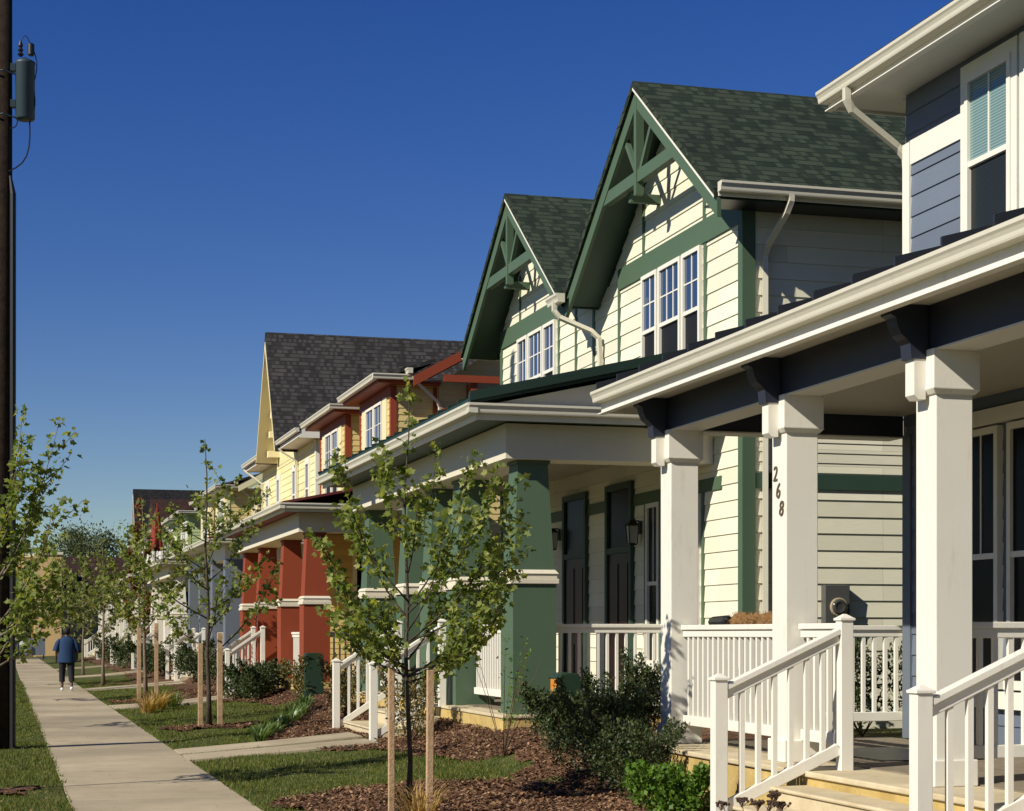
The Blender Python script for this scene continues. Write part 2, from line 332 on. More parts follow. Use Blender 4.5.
def raw(name,V,Fc,mat,parent=None,smooth=False,loc=(0,0,0),nper=None):
    """fast mesh: V (n,3), Fc (m,k) faces all with k corners"""
    me=bpy.data.meshes.new(name); V=np.ascontiguousarray(V,dtype=np.float32)-np.array(loc,dtype=np.float32); Fc=np.ascontiguousarray(Fc,dtype=np.int32)
    m,k=Fc.shape; me.vertices.add(len(V)); me.vertices.foreach_set('co',V.ravel())
    me.loops.add(m*k); me.loops.foreach_set('vertex_index',Fc.ravel()); me.polygons.add(m)
    me.polygons.foreach_set('loop_start',np.arange(0,m*k,k,dtype=np.int32)); me.polygons.foreach_set('loop_total',np.full(m,k,dtype=np.int32))
    me.update(calc_edges=True); me.materials.append(M[mat])
    if smooth: me.polygons.foreach_set('use_smooth',np.ones(m,dtype=bool))
    ob=bpy.data.objects.new(name,me); COL.objects.link(ob)
    if parent is not None: ob.parent=parent
    return ob
# ---------------------------------------------------------------- terrain
def sst(a,b,x):
    t=np.clip((x-a)/(b-a),0,1); return t*t*(3-2*t)
def Hn(x,y):
    h=.06*sst(2.3,3.4,x)+.12*sst(3.4,4.9,x)+.27*sst(4.9,5.9,x)
    h=h*(1-.58*sst(2.5,4.5,x)*(1-sst(15.4,17.4,y)))
    inside=(x>.61)&(x<2.26)
    h=np.where(inside,-.06,h)
    h=h+np.where((x<-1.75),-.14,0)
    return h+ np.where(inside|(x<-1.75),0,.012*np.sin(x*2.3+y*1.1)*np.sin(y*.9)+.008*np.sin(x*5.1-y*3.3))
def H(x,y): return float(Hn(np.array([x]),np.array([y]))[0])
xs=np.concatenate([[-600,-200,-60,-20,-8,-1.9,-1.76,-1.74],np.arange(-1.5,.6,.15),[.60,.62,1.4,2.25,2.27],np.arange(2.4,8,.15),[9,12,20,60,200,600]])
ys=np.concatenate([[-400,-100,-20,0],np.arange(3,64,.25),np.arange(64,125,2),[140,180,260,500,1200]])
XX,YY=np.meshgrid(xs,ys,indexing='ij'); ZZ=Hn(XX,YY)
ZZ=np.where((YY>119)&(YY<128.5)&(XX>-1.8),-.05,ZZ)
V=np.stack([XX.ravel(),YY.ravel(),ZZ.ravel()],1); a,b=XX.shape
ii,jj=np.meshgrid(np.arange(a-1),np.arange(b-1),indexing='ij'); k0=(ii*b+jj).ravel()
tag(raw('ground',V,np.stack([k0,k0+b,k0+b+1,k0+1],1),'soil',smooth=True),kind='structure')
# sidewalk: separate slabs with tooled joints
sw=MB(); y=4.0; k=0
rs=random.Random(3)
while y<119:
    dz=rs.uniform(-.003,.003); sw.box(.61,2.26,y,y+1.512,-.12,.008+dz); y+=1.53
tag(sw.build('sidewalk','conc',bev=.006),kind='structure')
rd=MB(); rd.box(-9,-1.95,-60,119.4,-.3,-.125); tag(rd.build('street','asph'),kind='structure')
kb=MB(); kb.box(-1.95,-1.8,-60,119.3,-.3,.005); tag(kb.build('kerb','conc',bev=.02),kind='structure')
cr=MB(); cr.box(-60,60,119.5,128,-.12,-.03); tag(cr.build('cross_street','asph'),kind='structure')
def walk(y0,y1,x1,gap=True):
    m=MB(); ym=(y0+y1)/2
    for (p,q) in ([(y0,ym-.07),(ym+.07,y1)] if gap else [(y0,y1)]):
        x=2.27
        while x<x1:
            xe=min(x+1.2,x1)
            z0,z1=H(max(x,2.35),p)+.035,H(xe,p)+.035
            if x<2.3: z0=.015
            m.add([(x,p,z0-.12),(xe,p,z1-.12),(xe,q,z1-.12),(x,q,z0-.12),(x,p,z0),(xe,p,z1),(xe,q,z1),(x,q,z0)],[(0,3,2,1),(4,5,6,7),(0,1,5,4),(1,2,6,5),(2,3,7,6),(3,0,4,7)])
            x=xe+.008
    tag(m.build('front_path','conc'),kind='structure')
walk(22.9,25.1,4.7); walk(38.9,41.0,5.0); walk(51.5,53.7,5.0); walk(67,69,5.0); walk(82,84,5.0); walk(9.6,11.8,4.9)
# mulch beds
BP=np.array([(2,2.9),(14.3,2.95),(15.1,3.3),(16.2,4.1),(17,5.0),(18,5.3),(19.3,5.05),(20.5,4.75),(22.4,4.2),(22.9,3.95),(25.1,3.45),(27,3.9),(32,5.3),(34,5.4),(36,5.0),(38,4.6),(40,3.9),(42,3.6),(44,4.2),(50,4.4),(55,3.8),(66,4.3),(110,4.3)])
def inbed(x,y,j=0):
    wob=.12*np.sin(y*2.1)+.07*np.sin(y*5.7+1)+j
    a=x>np.interp(y,BP[:,0],BP[:,1])+wob
    for (cx,cy,r) in ((3.62,16.4,1.15),(3.3,29.9,.75),(3.25,42.5,1.0),(3.1,56,.7),(3.1,69,.7),(-.2,19,.5)):
        a=a|(((x-cx)**2+(y-cy)**2)<(r+.12*np.sin(np.arctan2(y-cy,x-cx)*5))**2)
    for (p,q) in ((22.9,25.1),(38.9,41.0),(51.5,53.7),(67,69),(82,84)): a=a&~((y>p-.03)&(y<q+.03)&(x<4.75))
    a=a&~((y>9.5)&(y<11.9)&(x<4.9))&((x<.5)|(x>2.36))
    return a
gx=np.arange(-.9,8.3,.08); gy=np.concatenate([np.arange(6,45,.08),np.arange(45,110,.3)])
XX,YY=np.meshgrid(gx,gy,indexing='ij'); ZZ=Hn(XX,YY)+.018+.012*rng.standard_normal(XX.shape)+.015*np.sin(XX*7+YY*3)*np.sin(YY*5)
V=np.stack([XX.ravel(),YY.ravel(),ZZ.ravel()],1); a,b=XX.shape
ii,jj=np.meshgrid(np.arange(a-1),np.arange(b-1),indexing='ij'); ok=inbed((XX[:-1,:-1]+.04),YY[:-1,:-1]+.04).ravel(); k0=(ii*b+jj).ravel()[ok]
tag(raw('mulch_bed',V,np.stack([k0,k0+b,k0+b+1,k0+1],1),'mulch',smooth=True),kind='structure')
def scatter(n,x0,x1,y0,y1,fn,pw=1.0):
    x=rng.uniform(x0,x1,n); y=y0+(y1-y0)*rng.uniform(0,1,n)**pw; k=fn(x,y); return x[k],y[k]
# bark chips
x,y=scatter(260000,2.3,7.2,7,46,lambda x,y:inbed(x,y,.0),1.5); n=len(x)
ang=rng.uniform(0,6.28,n); l=rng.uniform(.006,.026,n); wd=l*rng.uniform(.25,.6,n); z=Hn(x,y)+.035+rng.uniform(0,.012,n)
tl=rng.uniform(-.6,.6,n)
c,s=np.cos(ang),np.sin(ang)
pts=[]
for (i,j) in ((-1,-1),(1,-1),(1,1),(-1,1)):
    pts.append(np.stack([x+c*l*i-s*wd*j,y+s*l*i+c*wd*j,z+tl*l*i+rng.uniform(-.3,.3,n)*wd*j],1))
V=np.stack(pts,1).reshape(-1,3)
tag(raw('bark_chips',V,np.arange(n*4).reshape(-1,4),'chips'),'loose reddish-brown bark chips over the planting beds','bark mulch',kind='stuff')
# lawn blades
def lawn(x,y):
    e=.035*np.abs(np.sin(y*3.1)+.6*np.sin(y*11.3))
    k=((x<.6+e)|(x>2.28-e))&~inbed(x,y,.03)
    for (p,q) in ((22.9,25.1),(38.9,41.0),(51.5,53.7),(67,69),(82,84),(9.6,11.8)):
        m=(p+q)/2; k=k&~((y>p)&(y<q)&(x>2.2)&(abs(y-m)>.07))
    return k
def blades(n,x0,x1,y0,y1,pw,h,wd,name,mat,fn=lawn,label=None,cat=None):
    x,y=scatter(n,x0,x1,y0,y1,fn,pw); m=len(x)
    pn=np.sin(x*1.9+y*.7)*np.sin(y*1.3-x*.6)*.5+.5
    keep=rng.uniform(0,1,m)<.45+.55*pn; x,y=x[keep],y[keep]; pn=pn[keep]; m=len(x)
    hh=rng.uniform(.55,1.2,m)*h*(.7+.5*pn); a=rng.uniform(0,6.28,m); ln=rng.uniform(.1,.8,m)*hh; b=rng.uniform(0,6.28,m)
    z=np.where((x>.59)&(x<2.29),.006,Hn(x,y))-.002; w_=wd*(1+.03*np.maximum(y-15,0))
    p0=np.stack([x-np.cos(a)*w_,y-np.sin(a)*w_,z],1); p1=np.stack([x+np.cos(a)*w_,y+np.sin(a)*w_,z],1)
    p2=np.stack([x+np.cos(b)*ln,y+np.sin(b)*ln,z+hh],1)
    V=np.stack([p0,p1,p2],1).reshape(-1,3)
    return tag(raw(name,V,np.arange(m*3).reshape(-1,3),mat),label,cat,kind='stuff')
blades(330000,-.9,5.6,12,62,1.9,.042,.0045,'lawn_grass','grass',label='short mown green grass either side of the concrete sidewalk',cat='grass')
# ---------------------------------------------------------------- house parts
WX=8.4
def bbox(name,mat,par,*a,bev=0): return MB().box(*a).build(name,mat,par,bev=bev)
def gutter(par,p0,p1,out,name='gutter',mat='gutter',sz=1.0):
    """ogee gutter between p0 and p1 (top back edge), out = outward direction"""
    p0=Vector(p0);p1=Vector(p1);o=Vector(out)
    prof=[(0,0),(.125,0),(.125,-.028),(.112,-.045),(.100,-.07),(.097,-.098),(.092,-.112),(0,-.115)]
    m=MB(); m.prism([p0+o*(a*sz)+Vector((0,0,b*sz)) for a,b in prof],p1-p0)
    return m.build(name,mat,par)
def downspout(par,pts,w=.07,mat='white'):
    m=MB(); pts=[Vector(p) for p in pts]
    m.tube(pts,w*.62,4,True)
    ob=m.build('downspout','gutter',par)
    return ob
def window(par,y0,y1,z0,z1,x=WX,cols=2,rows=2,up='glass',lo='screen',fr='white',casing=None,low_grille=False,cw=.06,face='x'):
    """double-hung sash window facing -X: frame, two panes, grille"""
    m=MB(); f=cw; xo=x-.055
    m.box(xo,x+.02,y0,y0+f,z0,z1); m.box(xo,x+.02,y1-f,y1,z0,z1); m.box(xo-.002,x+.02,y0+f,y1-f,z1-f,z1); m.box(xo-.02,x+.02,y0-.02,y1+.02,z0-.03,z0+f*.8)
    zm=(z0+z1)/2; m.box(xo+.008,x+.02,y0+f,y1-f,zm-.025,zm+.025)
    w_=m.build('window',fr,par)
    MB().box(xo+.030,x+.01,y0+f,y1-f,zm,z1-f).build('pane',up,w_)
    MB().box(xo+.040,x+.01,y0+f,y1-f,z0+f*.5,zm).build('pane',lo,w_)
    g=MB(); a,b=y0+f,y1-f
    segs=[(zm+.025,z1-f,xo+.020)]
    if low_grille: segs.append((z0+f,zm-.025,xo+.030))
    for (c0,c1,xg) in segs:
        for i in range(1,cols): yy=a+(b-a)*i/cols; g.box(xg,xg+.02,yy-.009,yy+.009,c0,c1)
        for i in range(1,rows): zz=c0+(c1-c0)*i/rows; g.box(xg+.002,xg+.02,a,b,zz-.009,zz+.009)
    g.build('grille',fr,w_)
    if casing:
        c=MB(); t=.09
        c.box(x-.04,x+.01,y0-t,y0-.003,z0-.05,z1+.12); c.box(x-.04,x+.01,y1+.003,y1+t,z0-.05,z1+.12); c.box(x-.042,x+.01,y0-.003,y1+.003,z1+.003,z1+.12)
        c.build('casing',casing,w_)
    return w_
def door(par,y0,y1,z0,z1,x,frame,panel,transom=True):
    m=MB(); t=.09
    m.box(x-.06,x+.02,y0,y0+t,z0,z1); m.box(x-.06,x+.02,y1-t,y1,z0,z1); m.box(x-.062,x+.02,y0+t,y1-t,z1-t,z1); m.box(x-.055,x+.02,y0+t,y1-t,z0+2.1,z0+2.18)
    d=m.build('door_frame',frame,par)
    dd=MB().box(x-.03,x+.01,y0+t,y1-t,z0+.02,z0+2.1)
    for i,(a,b) in enumerate(((.15,.8),(.95,1.95))):
        for (p,q) in ((y0+t+.1,(y0+y1)/2-.04),((y0+y1)/2+.04,y1-t-.1)): dd.box(x-.042,x-.028,p,q,z0+a,z0+b)
    dd.build('door',panel,d)
    if transom: MB().box(x-.025,x+.01,y0+t,y1-t,z0+2.18,z1-t).build('transom_pane','dark',d)
    MB().lathe((x-.09,y0+t+.08,z0+1.0),[(.012,.05),(.03,.03),(.03,0),(.01,-.01)],10,'X').build('door_knob','bronze',d,smooth=True)
    return d
def sconce(par,x,y,z):
    s=MB().box(x-.02,x,y-.05,y+.05,z-.02,z+.16).box(x-.16,x-.02,y-.012,y+.012,z+.15,z+.17)
    s.frus(x-.12,y,z+.10,z+.17,.085,.02); s.frus(x-.12,y,z-.17,z-.15,.05,.06)
    for i in (-1,1):
        for j in (-1,1): s.beam((x-.12+.055*i,y+.055*j,z-.15),(x-.12+.07*i,y+.07*j,z+.10),.012,.012,(1,0,0))
    o=s.build('wall_lantern','black',par); MB().frus(x-.12,y,z-.14,z+.09,.045,.06).build('lantern_glass','lantern',o); return o
BAL={}
def baluster_mesh(h,w):
    k=(round(h,2),w)
    if k not in BAL:
        m=MB().box(-w/2,w/2,-w/2,w/2,0,h); me=bpy.data.meshes.new('baluster'); me.from_pydata(m.v,[],m.f); me.materials.append(M['white']); BAL[k]=me
    return BAL[k]
def railing(par,a,b,z0,h=.98,w=.034,sp=.115,split=True,zb=None):
    """guard rail from a to b (x,y) on floor z0; zb gives the floor height at b for a stair rail"""
    ax,ay=a;bx,by=b; zb=z0 if zb is None else zb; L=math.hypot(bx-ax,by-ay)
    m=MB(); 
    def pt(t,z): return (ax+(bx-ax)*t,ay+(by-ay)*t,z0+(zb-z0)*t+z)
    m.beam(pt(0,h-.02),pt(1,h-.02),.09,.045); m.beam(pt(0,h-.075),pt(1,h-.075),.05,.065)
    m.beam(pt(0,.10),pt(1,.10),.05,.09)
    r=m.build('railing','white',par,bev=.006 if split else 0)
    n=max(2,int(L/sp)); org=Vector(ORI[r.name])
    if split:
        for i in range(1,n):
            o=bpy.data.objects.new('baluster',baluster_mesh(h-.2,w)); COL.objects.link(o); o.parent=r; o.location=Vector(pt(i/n,.13))-org
            o.rotation_euler.z=math.atan2(by-ay,bx-ax)
    else:
        m=MB()
        for i in range(1,n):
            p=pt(i/n,.13); m.box(p[0]-w/2,p[0]+w/2,p[1]-w/2,p[1]+w/2,p[2],p[2]+h-.2)
        m.build('balusters','white',r)
    return r
def newel(par,x,y,z0,z1,s=.05):
    m=MB().box(x-s,x+s,y-s,y+s,z0,z1-.05).box(x-s-.012,x+s+.012,y-s-.012,y+s+.012,z1-.05,z1-.03).frus(x,y,z1-.03,z1,s+.006,.012)
    return m.build('newel_post','white',par,bev=.004)
def stairs(par,x0,y0,y1,ztop,zbot,n,run,split=True,newtop=True,xt=None):
    """steps going down towards -X from x0; handrails at both sides"""
    m=MB(); rise=(ztop-zbot)/n
    for i in range(1,n):
        z=ztop-rise*i; m.box(x0-run*i,x0-run*(i-1),y0-.02,y1+.02,zbot-.25,z)
        m.box(x0-run*i-.025,x0-run*(i-1)-.002,y0-.022,y1+.022,z+.001,z+.03)
    m.build('steps','stepc',par,bev=.012)
    xe=x0-run*(n-1)-.12
    for y in (y0,y1):
        newel(par,xe,y,zbot-.1,zbot+1.14)
        xt=x0+.02 if xt is None else xt
        if newtop: newel(par,xt,y,ztop-.02,ztop+1.17)
        railing(par,(xe+.05,y),(xt-.05,y),zbot+.06,h=1.0,split=split,zb=ztop+.06,w=.036,sp=.13)
def house(name,yc,y0,label,y1,wallmat,cat='house',group='row houses on the right side of the sidewalk'):
    return thing(name,(WX,yc,.45),label,cat,group)
def body(h,y0,y1,wall,z0=.4,z1=6.8,xb=17,lap=.2,x=WX,band=None,front=True,prot=.016):
    m=MB().box(x,xb,y0,y1,z0-.3,z1)
    if front: m.siding((x,y0,0),(0,1,0),(-1,0,0),z0,z1,lap,lambda z:(0,y1-y0),prot)
    m.siding((x,y0,0),(1,0,0),(0,-1,0),z0,z1,lap,lambda z:(0,xb-x),prot)
    return m.build('wall',wall,h)
# ================================================================ BLUE HOUSE (nearest)
hb=house('row_house',10.76,5.7,'nearest house with slate-blue siding, white posts and the numbers 268',15.8,'blue')
YC=10.76
body(hb,5.7,15.69,'blue',z1=6.95)
bbox('foundation','ochre',hb,5.77,8.39,5.5,16.05,-.1,.535)
fl=MB().box(5.74,8.38,5.44,16.11,.537,.58); fl.build('porch_floor','stepc',hb,bev=.01); MB().box(6.3,8.36,5.5,16.05,.582,.590).build('floor_boards','floor',hb)
# porch columns
for yy in (5.8,8.4,10.9,13.28,15.84):
    x0=5.98+.137
    m=MB().box(x0-.137,x0+.137,yy-.137,yy+.137,.58,3.24)
    c=m.build('porch_column','white',hb,bev=.006)
    MB().box(x0-.165,x0+.165,yy-.165,yy+.165,.581,.76).build('column_base','white',c,bev=.008)
    k=MB().frus(x0,yy,3.20,3.235,.150,.178); k.box(x0-.172,x0+.172,yy-.172,yy+.172,3.236,3.50); k.build('capital','white',c,bev=.004)
    # curved bracket with its pale pendant
    b=[(5.98,3.80),(5.70,3.80),(5.70,3.73),(5.74,3.71),(5.755,3.65),(5.78,3.60),(5.82,3.57),(5.845,3.54),(5.855,3.44),(5.98,3.44)]
    MB().prism([(px-.02,yy-.07,pz) for px,pz in b],(0,.14,0)).build('bracket','navy',c)
    q=[(5.944,3.44),(5.86,3.44),(5.86,3.20),(5.89,3.17),(5.944,3.17)]
    MB().prism([(px,yy-.062,pz) for px,pz in q],(0,.124,0)).build('bracket_drop','white',c)
bm=MB().box(5.97,6.25,5.6,16.05,3.505,3.80); bm.box(6.26,8.38,15.72,15.98,3.505,3.80).box(6.26,8.38,5.6,5.86,3.505,3.80)
bm.build('porch_beam','navy',hb)
MB().box(5.965,6.255,5.59,16.06,3.49,3.503).box(6.26,8.37,15.71,15.99,3.49,3.503).build('beam_soffit','soffit',hb)
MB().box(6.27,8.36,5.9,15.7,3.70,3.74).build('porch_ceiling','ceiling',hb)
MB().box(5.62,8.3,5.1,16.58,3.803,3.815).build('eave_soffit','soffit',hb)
MB().box(5.60,5.625,5.08,16.60,3.745,3.93).box(5.63,8.35,16.58,16.605,3.745,3.93).box(5.565,5.64,5.08,16.60,3.732,3.743).build('fascia','white',hb)
gutter(hb,(5.599,5.08,3.945),(5.599,16.60,3.945),(-1,0,0),sz=.92)
def shed(par,x0,x1,y0,y1,z0,sl,mat,ribs=.42,th=.05,rib_h=.045):
    z1=z0+(x1-x0)*sl
    m=MB().prism([(x0,y0,z0),(x1,y0,z1),(x1,y0,z1+th),(x0,y0,z0+th)],(0,y1-y0,0))
    if ribs:
        n=int((y1-y0)/ribs)
        for i in range(n+1):
            yy=y0+.015+(y1-y0-.03)*i/n
            m.prism([(x0-.02,yy-.012,z0+th-.004),(x1,yy-.012,z1+th-.004),(x1,yy-.012,z1+th+rib_h),(x0-.02,yy-.012,z0+th+rib_h)],(0,.024,0))
    return m.build('porch_roof',mat,par)
shed(hb,5.57,8.38,5.05,16.62,3.93,.27,'metalk',ribs=.58,rib_h=.062)
# upper floor trims
MB().box(8.368,8.40,15.58,15.715,4.9,6.32).box(8.40,8.52,15.691,15.715,.6,6.9).build('corner_board','white',hb)
MB().box(8.372,8.395,14.58,15.57,6.10,6.33).build('frieze_board','white',hb)
MB().box(8.366,8.40,15.56,15.712,.6,3.5).box(8.402,8.5,15.692,15.712,.6,3.5).build('corner_board','slate',hb)
for (a,b) in ((13.72,14.48),(12.6,13.5),(8.0,8.95),(6.9,7.85)):
    wn=window(hb,a,b,5.02,6.60,WX-.02,2,1,'blinds','blindsd',casing='white',cw=.055)
# lower windows of the blue house
for (a,b) in ((13.93,14.55),(13.15,13.78),(12.4,13.02)):
    window(hb,a,b,1.15,3.42,WX-.015,2,1,'dark','dark',cw=.06)
MB().box(8.33,8.39,12.2,14.75,3.44,3.58).box(8.33,8.39,14.56,14.72,.9,3.44).box(8.33,8.39,12.2,12.38,.9,3.44).box(8.32,8.39,12.2,14.72,.95,1.10).build('window_surround','white',hb)
door(hb,11.0,12.0,.58,3.2,WX-.01,'white','navy'); door(hb,9.5,10.5,.58,3.2,WX-.01,'white','navy')
window(hb,6.6,8.2,1.2,3.1,WX-.015,2,1,'dark','dark')
# roof
def hipless(par,x0,x1,y0,y1,z0,rise,mat,th=.12):
    """gable roof, ridge parallel to the street"""
    xm=(x0+x1)/2; m=MB()
    m.prism([(x0,y0,z0),(xm,y0,z0+rise),(x1,y0,z0),(x1,y0,z0+th),(xm,y0,z0+rise+th),(x0,y0,z0+th)],(0,y1-y0,0))
    return m.build('roof',mat,par)
hipless(hb,7.86,17.6,5.3,16.27,6.93,2.9,'shk')
MB().box(7.88,8.42,5.3,16.25,6.80,6.815).box(8.42,17,15.82,16.25,6.80,6.815).build('eave_soffit','soffit',hb)
MB().box(7.855,7.88,5.3,16.275,6.775,6.93).box(7.88,17,16.25,16.275,6.775,6.93).box(7.82,7.89,5.3,16.275,6.762,6.773).build('fascia','white',hb)
gutter(hb,(7.854,5.3,6.95),(7.854,16.30,6.95),(-1,0,0))
downspout(hb,[(7.78,15.72,6.83),(7.78,15.72,6.72),(7.84,15.73,6.63),(8.36,15.80,6.33),(8.45,15.79,6.22),(8.47,15.79,5.9),(8.47,15.79,.8)],.070)
# rails
zf=.58
railing(hb,(6.12,13.42),(6.12,15.70),zf+.12); railing(hb,(6.12,12.43),(6.12,13.13),zf+.12); railing(hb,(6.26,15.84),(8.60,15.84),zf+.12)
railing(hb,(6.12,8.56),(6.12,9.2),zf+.12); railing(hb,(6.12,5.95),(6.12,8.25),zf+.12); railing(hb,(6.27,10.9),(8.34,10.9),zf+.12)
stairs(hb,5.78,9.28,12.3,.58,.17,3,.30,xt=6.07)
# house number on the second column
def number(par,txt,x,y,z,size,mat='bronze',name='house_number'):
    cu=bpy.data.curves.new('t','FONT'); cu.body=txt; cu.size=size; cu.extrude=.004; cu.align_x='CENTER'; cu.shear=.15
    ob=bpy.data.objects.new('t',cu); COL.objects.link(ob)
    dg=bpy.context.evaluated_depsgraph_get(); me=bpy.data.meshes.new_from_object(ob.evaluated_get(dg)); bpy.data.objects.remove(ob)
    mt=Matrix(((0,0,-1,0),(-1,0,0,0),(0,1,0,0),(0,0,0,1)))
    me.transform(mt); me.materials.clear(); me.materials.append(M[mat])
    o=bpy.data.objects.new(name,me); COL.objects.link(o); o.parent=par; o.location=Vector((x,y,z))-Vector(ORI[par.name]); return o
col2=[o for o in hb.children if o.name.startswith('porch_column')][3]
for t,yy,zz in (('2',13.345,2.83),('6',13.29,2.69),('8',13.23,2.545)): number(col2,t,5.974,yy,zz,.17)
# ================================================================ GREEN HOUSE
hg=house('row_house',25.0,19.65,'cream house with two green-trussed gables and green tapered porch posts',30.3,'cream')
G0,G1=19.65,30.3; GZ=6.95
m=MB().box(WX,17,G0,G1,.2,6.6)
m.siding((WX,G0,0),(0,1,0),(-1,0,0),.6,6.6,.2,lambda z:(0,G1-G0),.018)
m.siding((WX,G0,0),(1,0,0),(0,-1,0),.6,3.30,.2,lambda z:(0,8.6),.018)
m.siding((WX,G0,0),(1,0,0),(0,-1,0),3.52,4.0,.12,lambda z:(0,8.6),.014)
m.siding((WX,G0,0),(1,0,0),(0,-1,0),4.0,6.75,.2,lambda z:(0,8.6),.018)
AP=((21.9,G0,24.95),(28.05,24.99,G1))
SLP=.735; ZA=8.62
for yc,a,b in AP:
    pk=ZA-.12
    def sp(z,yc=yc,a=a,b=b):
        hw=(pk-z)/SLP; return (max(a,yc-hw)-G0,min(b,yc+hw)-G0)
    m.siding((WX,G0,0),(0,1,0),(-1,0,0),6.6,pk,.2,sp,.018)
    za,zb=pk-(yc-a)*SLP,pk-(b-yc)*SLP
    m.prism([(WX,a,6.59),(WX,b,6.59),(WX,b,zb),(WX,yc,pk),(WX,a,za)],(.2,0,0))
m.build('wall','cream',hg)
MB().box(8.405,17,G0-.03,G0+.002,3.32,3.50).build('belt_board','dgreen',hg)
# green trim boards on the front
def tb(y0,y1,z0,z1,p=.03): trim.box(WX-p,WX+.01,y0,y1,z0,z1)
trim=MB()
tb(G0-.035,G0+.10,.6,6.449,.036); trim.box(WX-.034,WX+.13,G0-.036,G0+.01,.6,6.9)
tb(G0-.035,24.06,6.45,6.74,.04); tb(26.05,G1+.03,6.56,6.86,.04)
for yy in (20.82,23.09,24.06,25.2,26.05,26.93,29.2): tb(yy-.045,yy+.045,4.6,6.449 if yy<26 else 6.559,.026)
for yy in (20.85,23.05,26.98,29.12): tb(yy-.04,yy+.04,6.741 if yy<25 else 6.861,min(8.4,ZA-.2-abs(yy-(21.9 if yy<25 else 28.05))*SLP),.026)
tb(G1-.08,G1+.03,.6,6.559,.036)
tb(20.3,G1,3.36,3.52,.03)
for yy in (22.3,22.9,20.9): tb(yy-.04,yy+.04,.6,3.359,.026)
trim.build('trim_boards','green',hg)
for off,dz in ((0,0),(6.13,.11)):
    window(hg,20.90+off,21.52+off,4.9+dz,6.44+dz,WX-.015,2,2,cw=.055); window(hg,21.58+off,22.38+off,4.9+dz,6.44+dz,WX-.015,3,2,cw=.055); window(hg,22.44+off,23.03+off,4.9+dz,6.44+dz,WX-.015,2,2,cw=.055)
# roofs: two gables, ridges running back from the street
XR=7.88
for i,(yc,a,b) in enumerate(AP):
    ya=19.14 if i==0 else 24.97; yb=24.95 if i==0 else 30.95
    za=ZA-(yc-ya)*SLP; zb=ZA-(yb-yc)*SLP; t=.11
    r=MB()
    r.prism([(XR-.07,ya,za),(XR-.07,yc,ZA),(XR-.07,yc,ZA+t),(XR-.07,ya,za+t)],(9.8,0,0)); r.prism([(XR-.07,yc,ZA),(XR-.07,yb,zb),(XR-.07,yb,zb+t),(XR-.07,yc,ZA+t)],(9.8,0,0))
    rf=r.build('roof','shg',hg)
    s=MB(); 
    for (p,zp) in ((ya,za),(yb,zb)):
        q=[(XR+.02,p+(.02 if p==ya else -.02),zp-.012+.0147),(XR+.02,yc,ZA-.012),(XR+.02,yc,ZA-.03),(XR+.02,p+(.02 if p==ya else -.02),zp-.03+.0147)]
        s.prism(q,(.56 if not(i==0 and p==ya) else 9.0,0,0))
    s.build('gable_soffit','dgreen',rf)
    # rake boards and truss
    tr=MB(); d=.21
    for (p,zp) in ((ya,za),(yb,zb)):
        sgn=1 if p<yc else -1
        tr.prism([(XR-.03,p,zp-.002),(XR-.03,yc,ZA-.002),(XR-.03,yc,ZA-.23),(XR-.03,p,zp-.23)],(.05,0,0))
    zc=7.50
    hw=(ZA-.15-zc)/SLP
    g=tr
    rk=g.build('rake_board','green',rf)
    t2=MB(); t2.box(XR-.02,XR+.085,yc-hw,yc+hw,zc-.085,zc+.075)
    t2.box(XR-.036,XR+.07,yc-.045,yc+.045,zc-.24,ZA-.10)
    for sg in (-1,1): t2.beam((XR+.03,yc+sg*.06,zc+.05),(XR+.03,yc+sg*.52,ZA-.14-.52*SLP),.07,.06,(1,0,0))
    t2.box(XR+.09,WX,yc+.50,yc+.60,zc-.20,zc-.086)
    t2.build('gable_truss','green',rf)
    MB().prism([(XR-.074,ya,za+.02),(XR-.074,yc,ZA+.02),(XR-.074,yc,ZA-.012),(XR-.074,ya,za-.012)],(.003,0,0)).build('drip_edge','white',rf)
bbox('eave_soffit','black',hg,7.9,17.3,19.17,19.66,6.585,6.60)  # black puts the deep shade under this side eave into the soffit colour
MB().box(7.86,17.4,19.10,19.13,6.60,6.73).build('fascia','white',hg)
gutter(hg,(7.84,19.098,6.75),(17.4,19.098,6.75),(0,-1,0),mat='gutter')
gutter(hg,(7.78,24.70,6.50),(7.78,25.22,6.50),(-1,0,0),sz=1.1)
gutter(hg,(7.86,30.97,6.6),(17.4,30.97,6.6),(0,1,0))
downspout(hg,[(7.68,24.9,6.42),(7.68,24.9,6.28),(7.76,24.88,6.18),(8.2,24.75,5.98),(8.30,24.72,5.88),(8.32,24.72,5.6),(8.32,24.72,4.9)],.070)
downspout(hg,[(8.72,19.03,6.65),(8.72,19.03,6.58),(8.70,19.10,6.46),(8.64,19.50,6.16),(8.64,19.58,6.05),(8.64,19.58,.7)],.070)
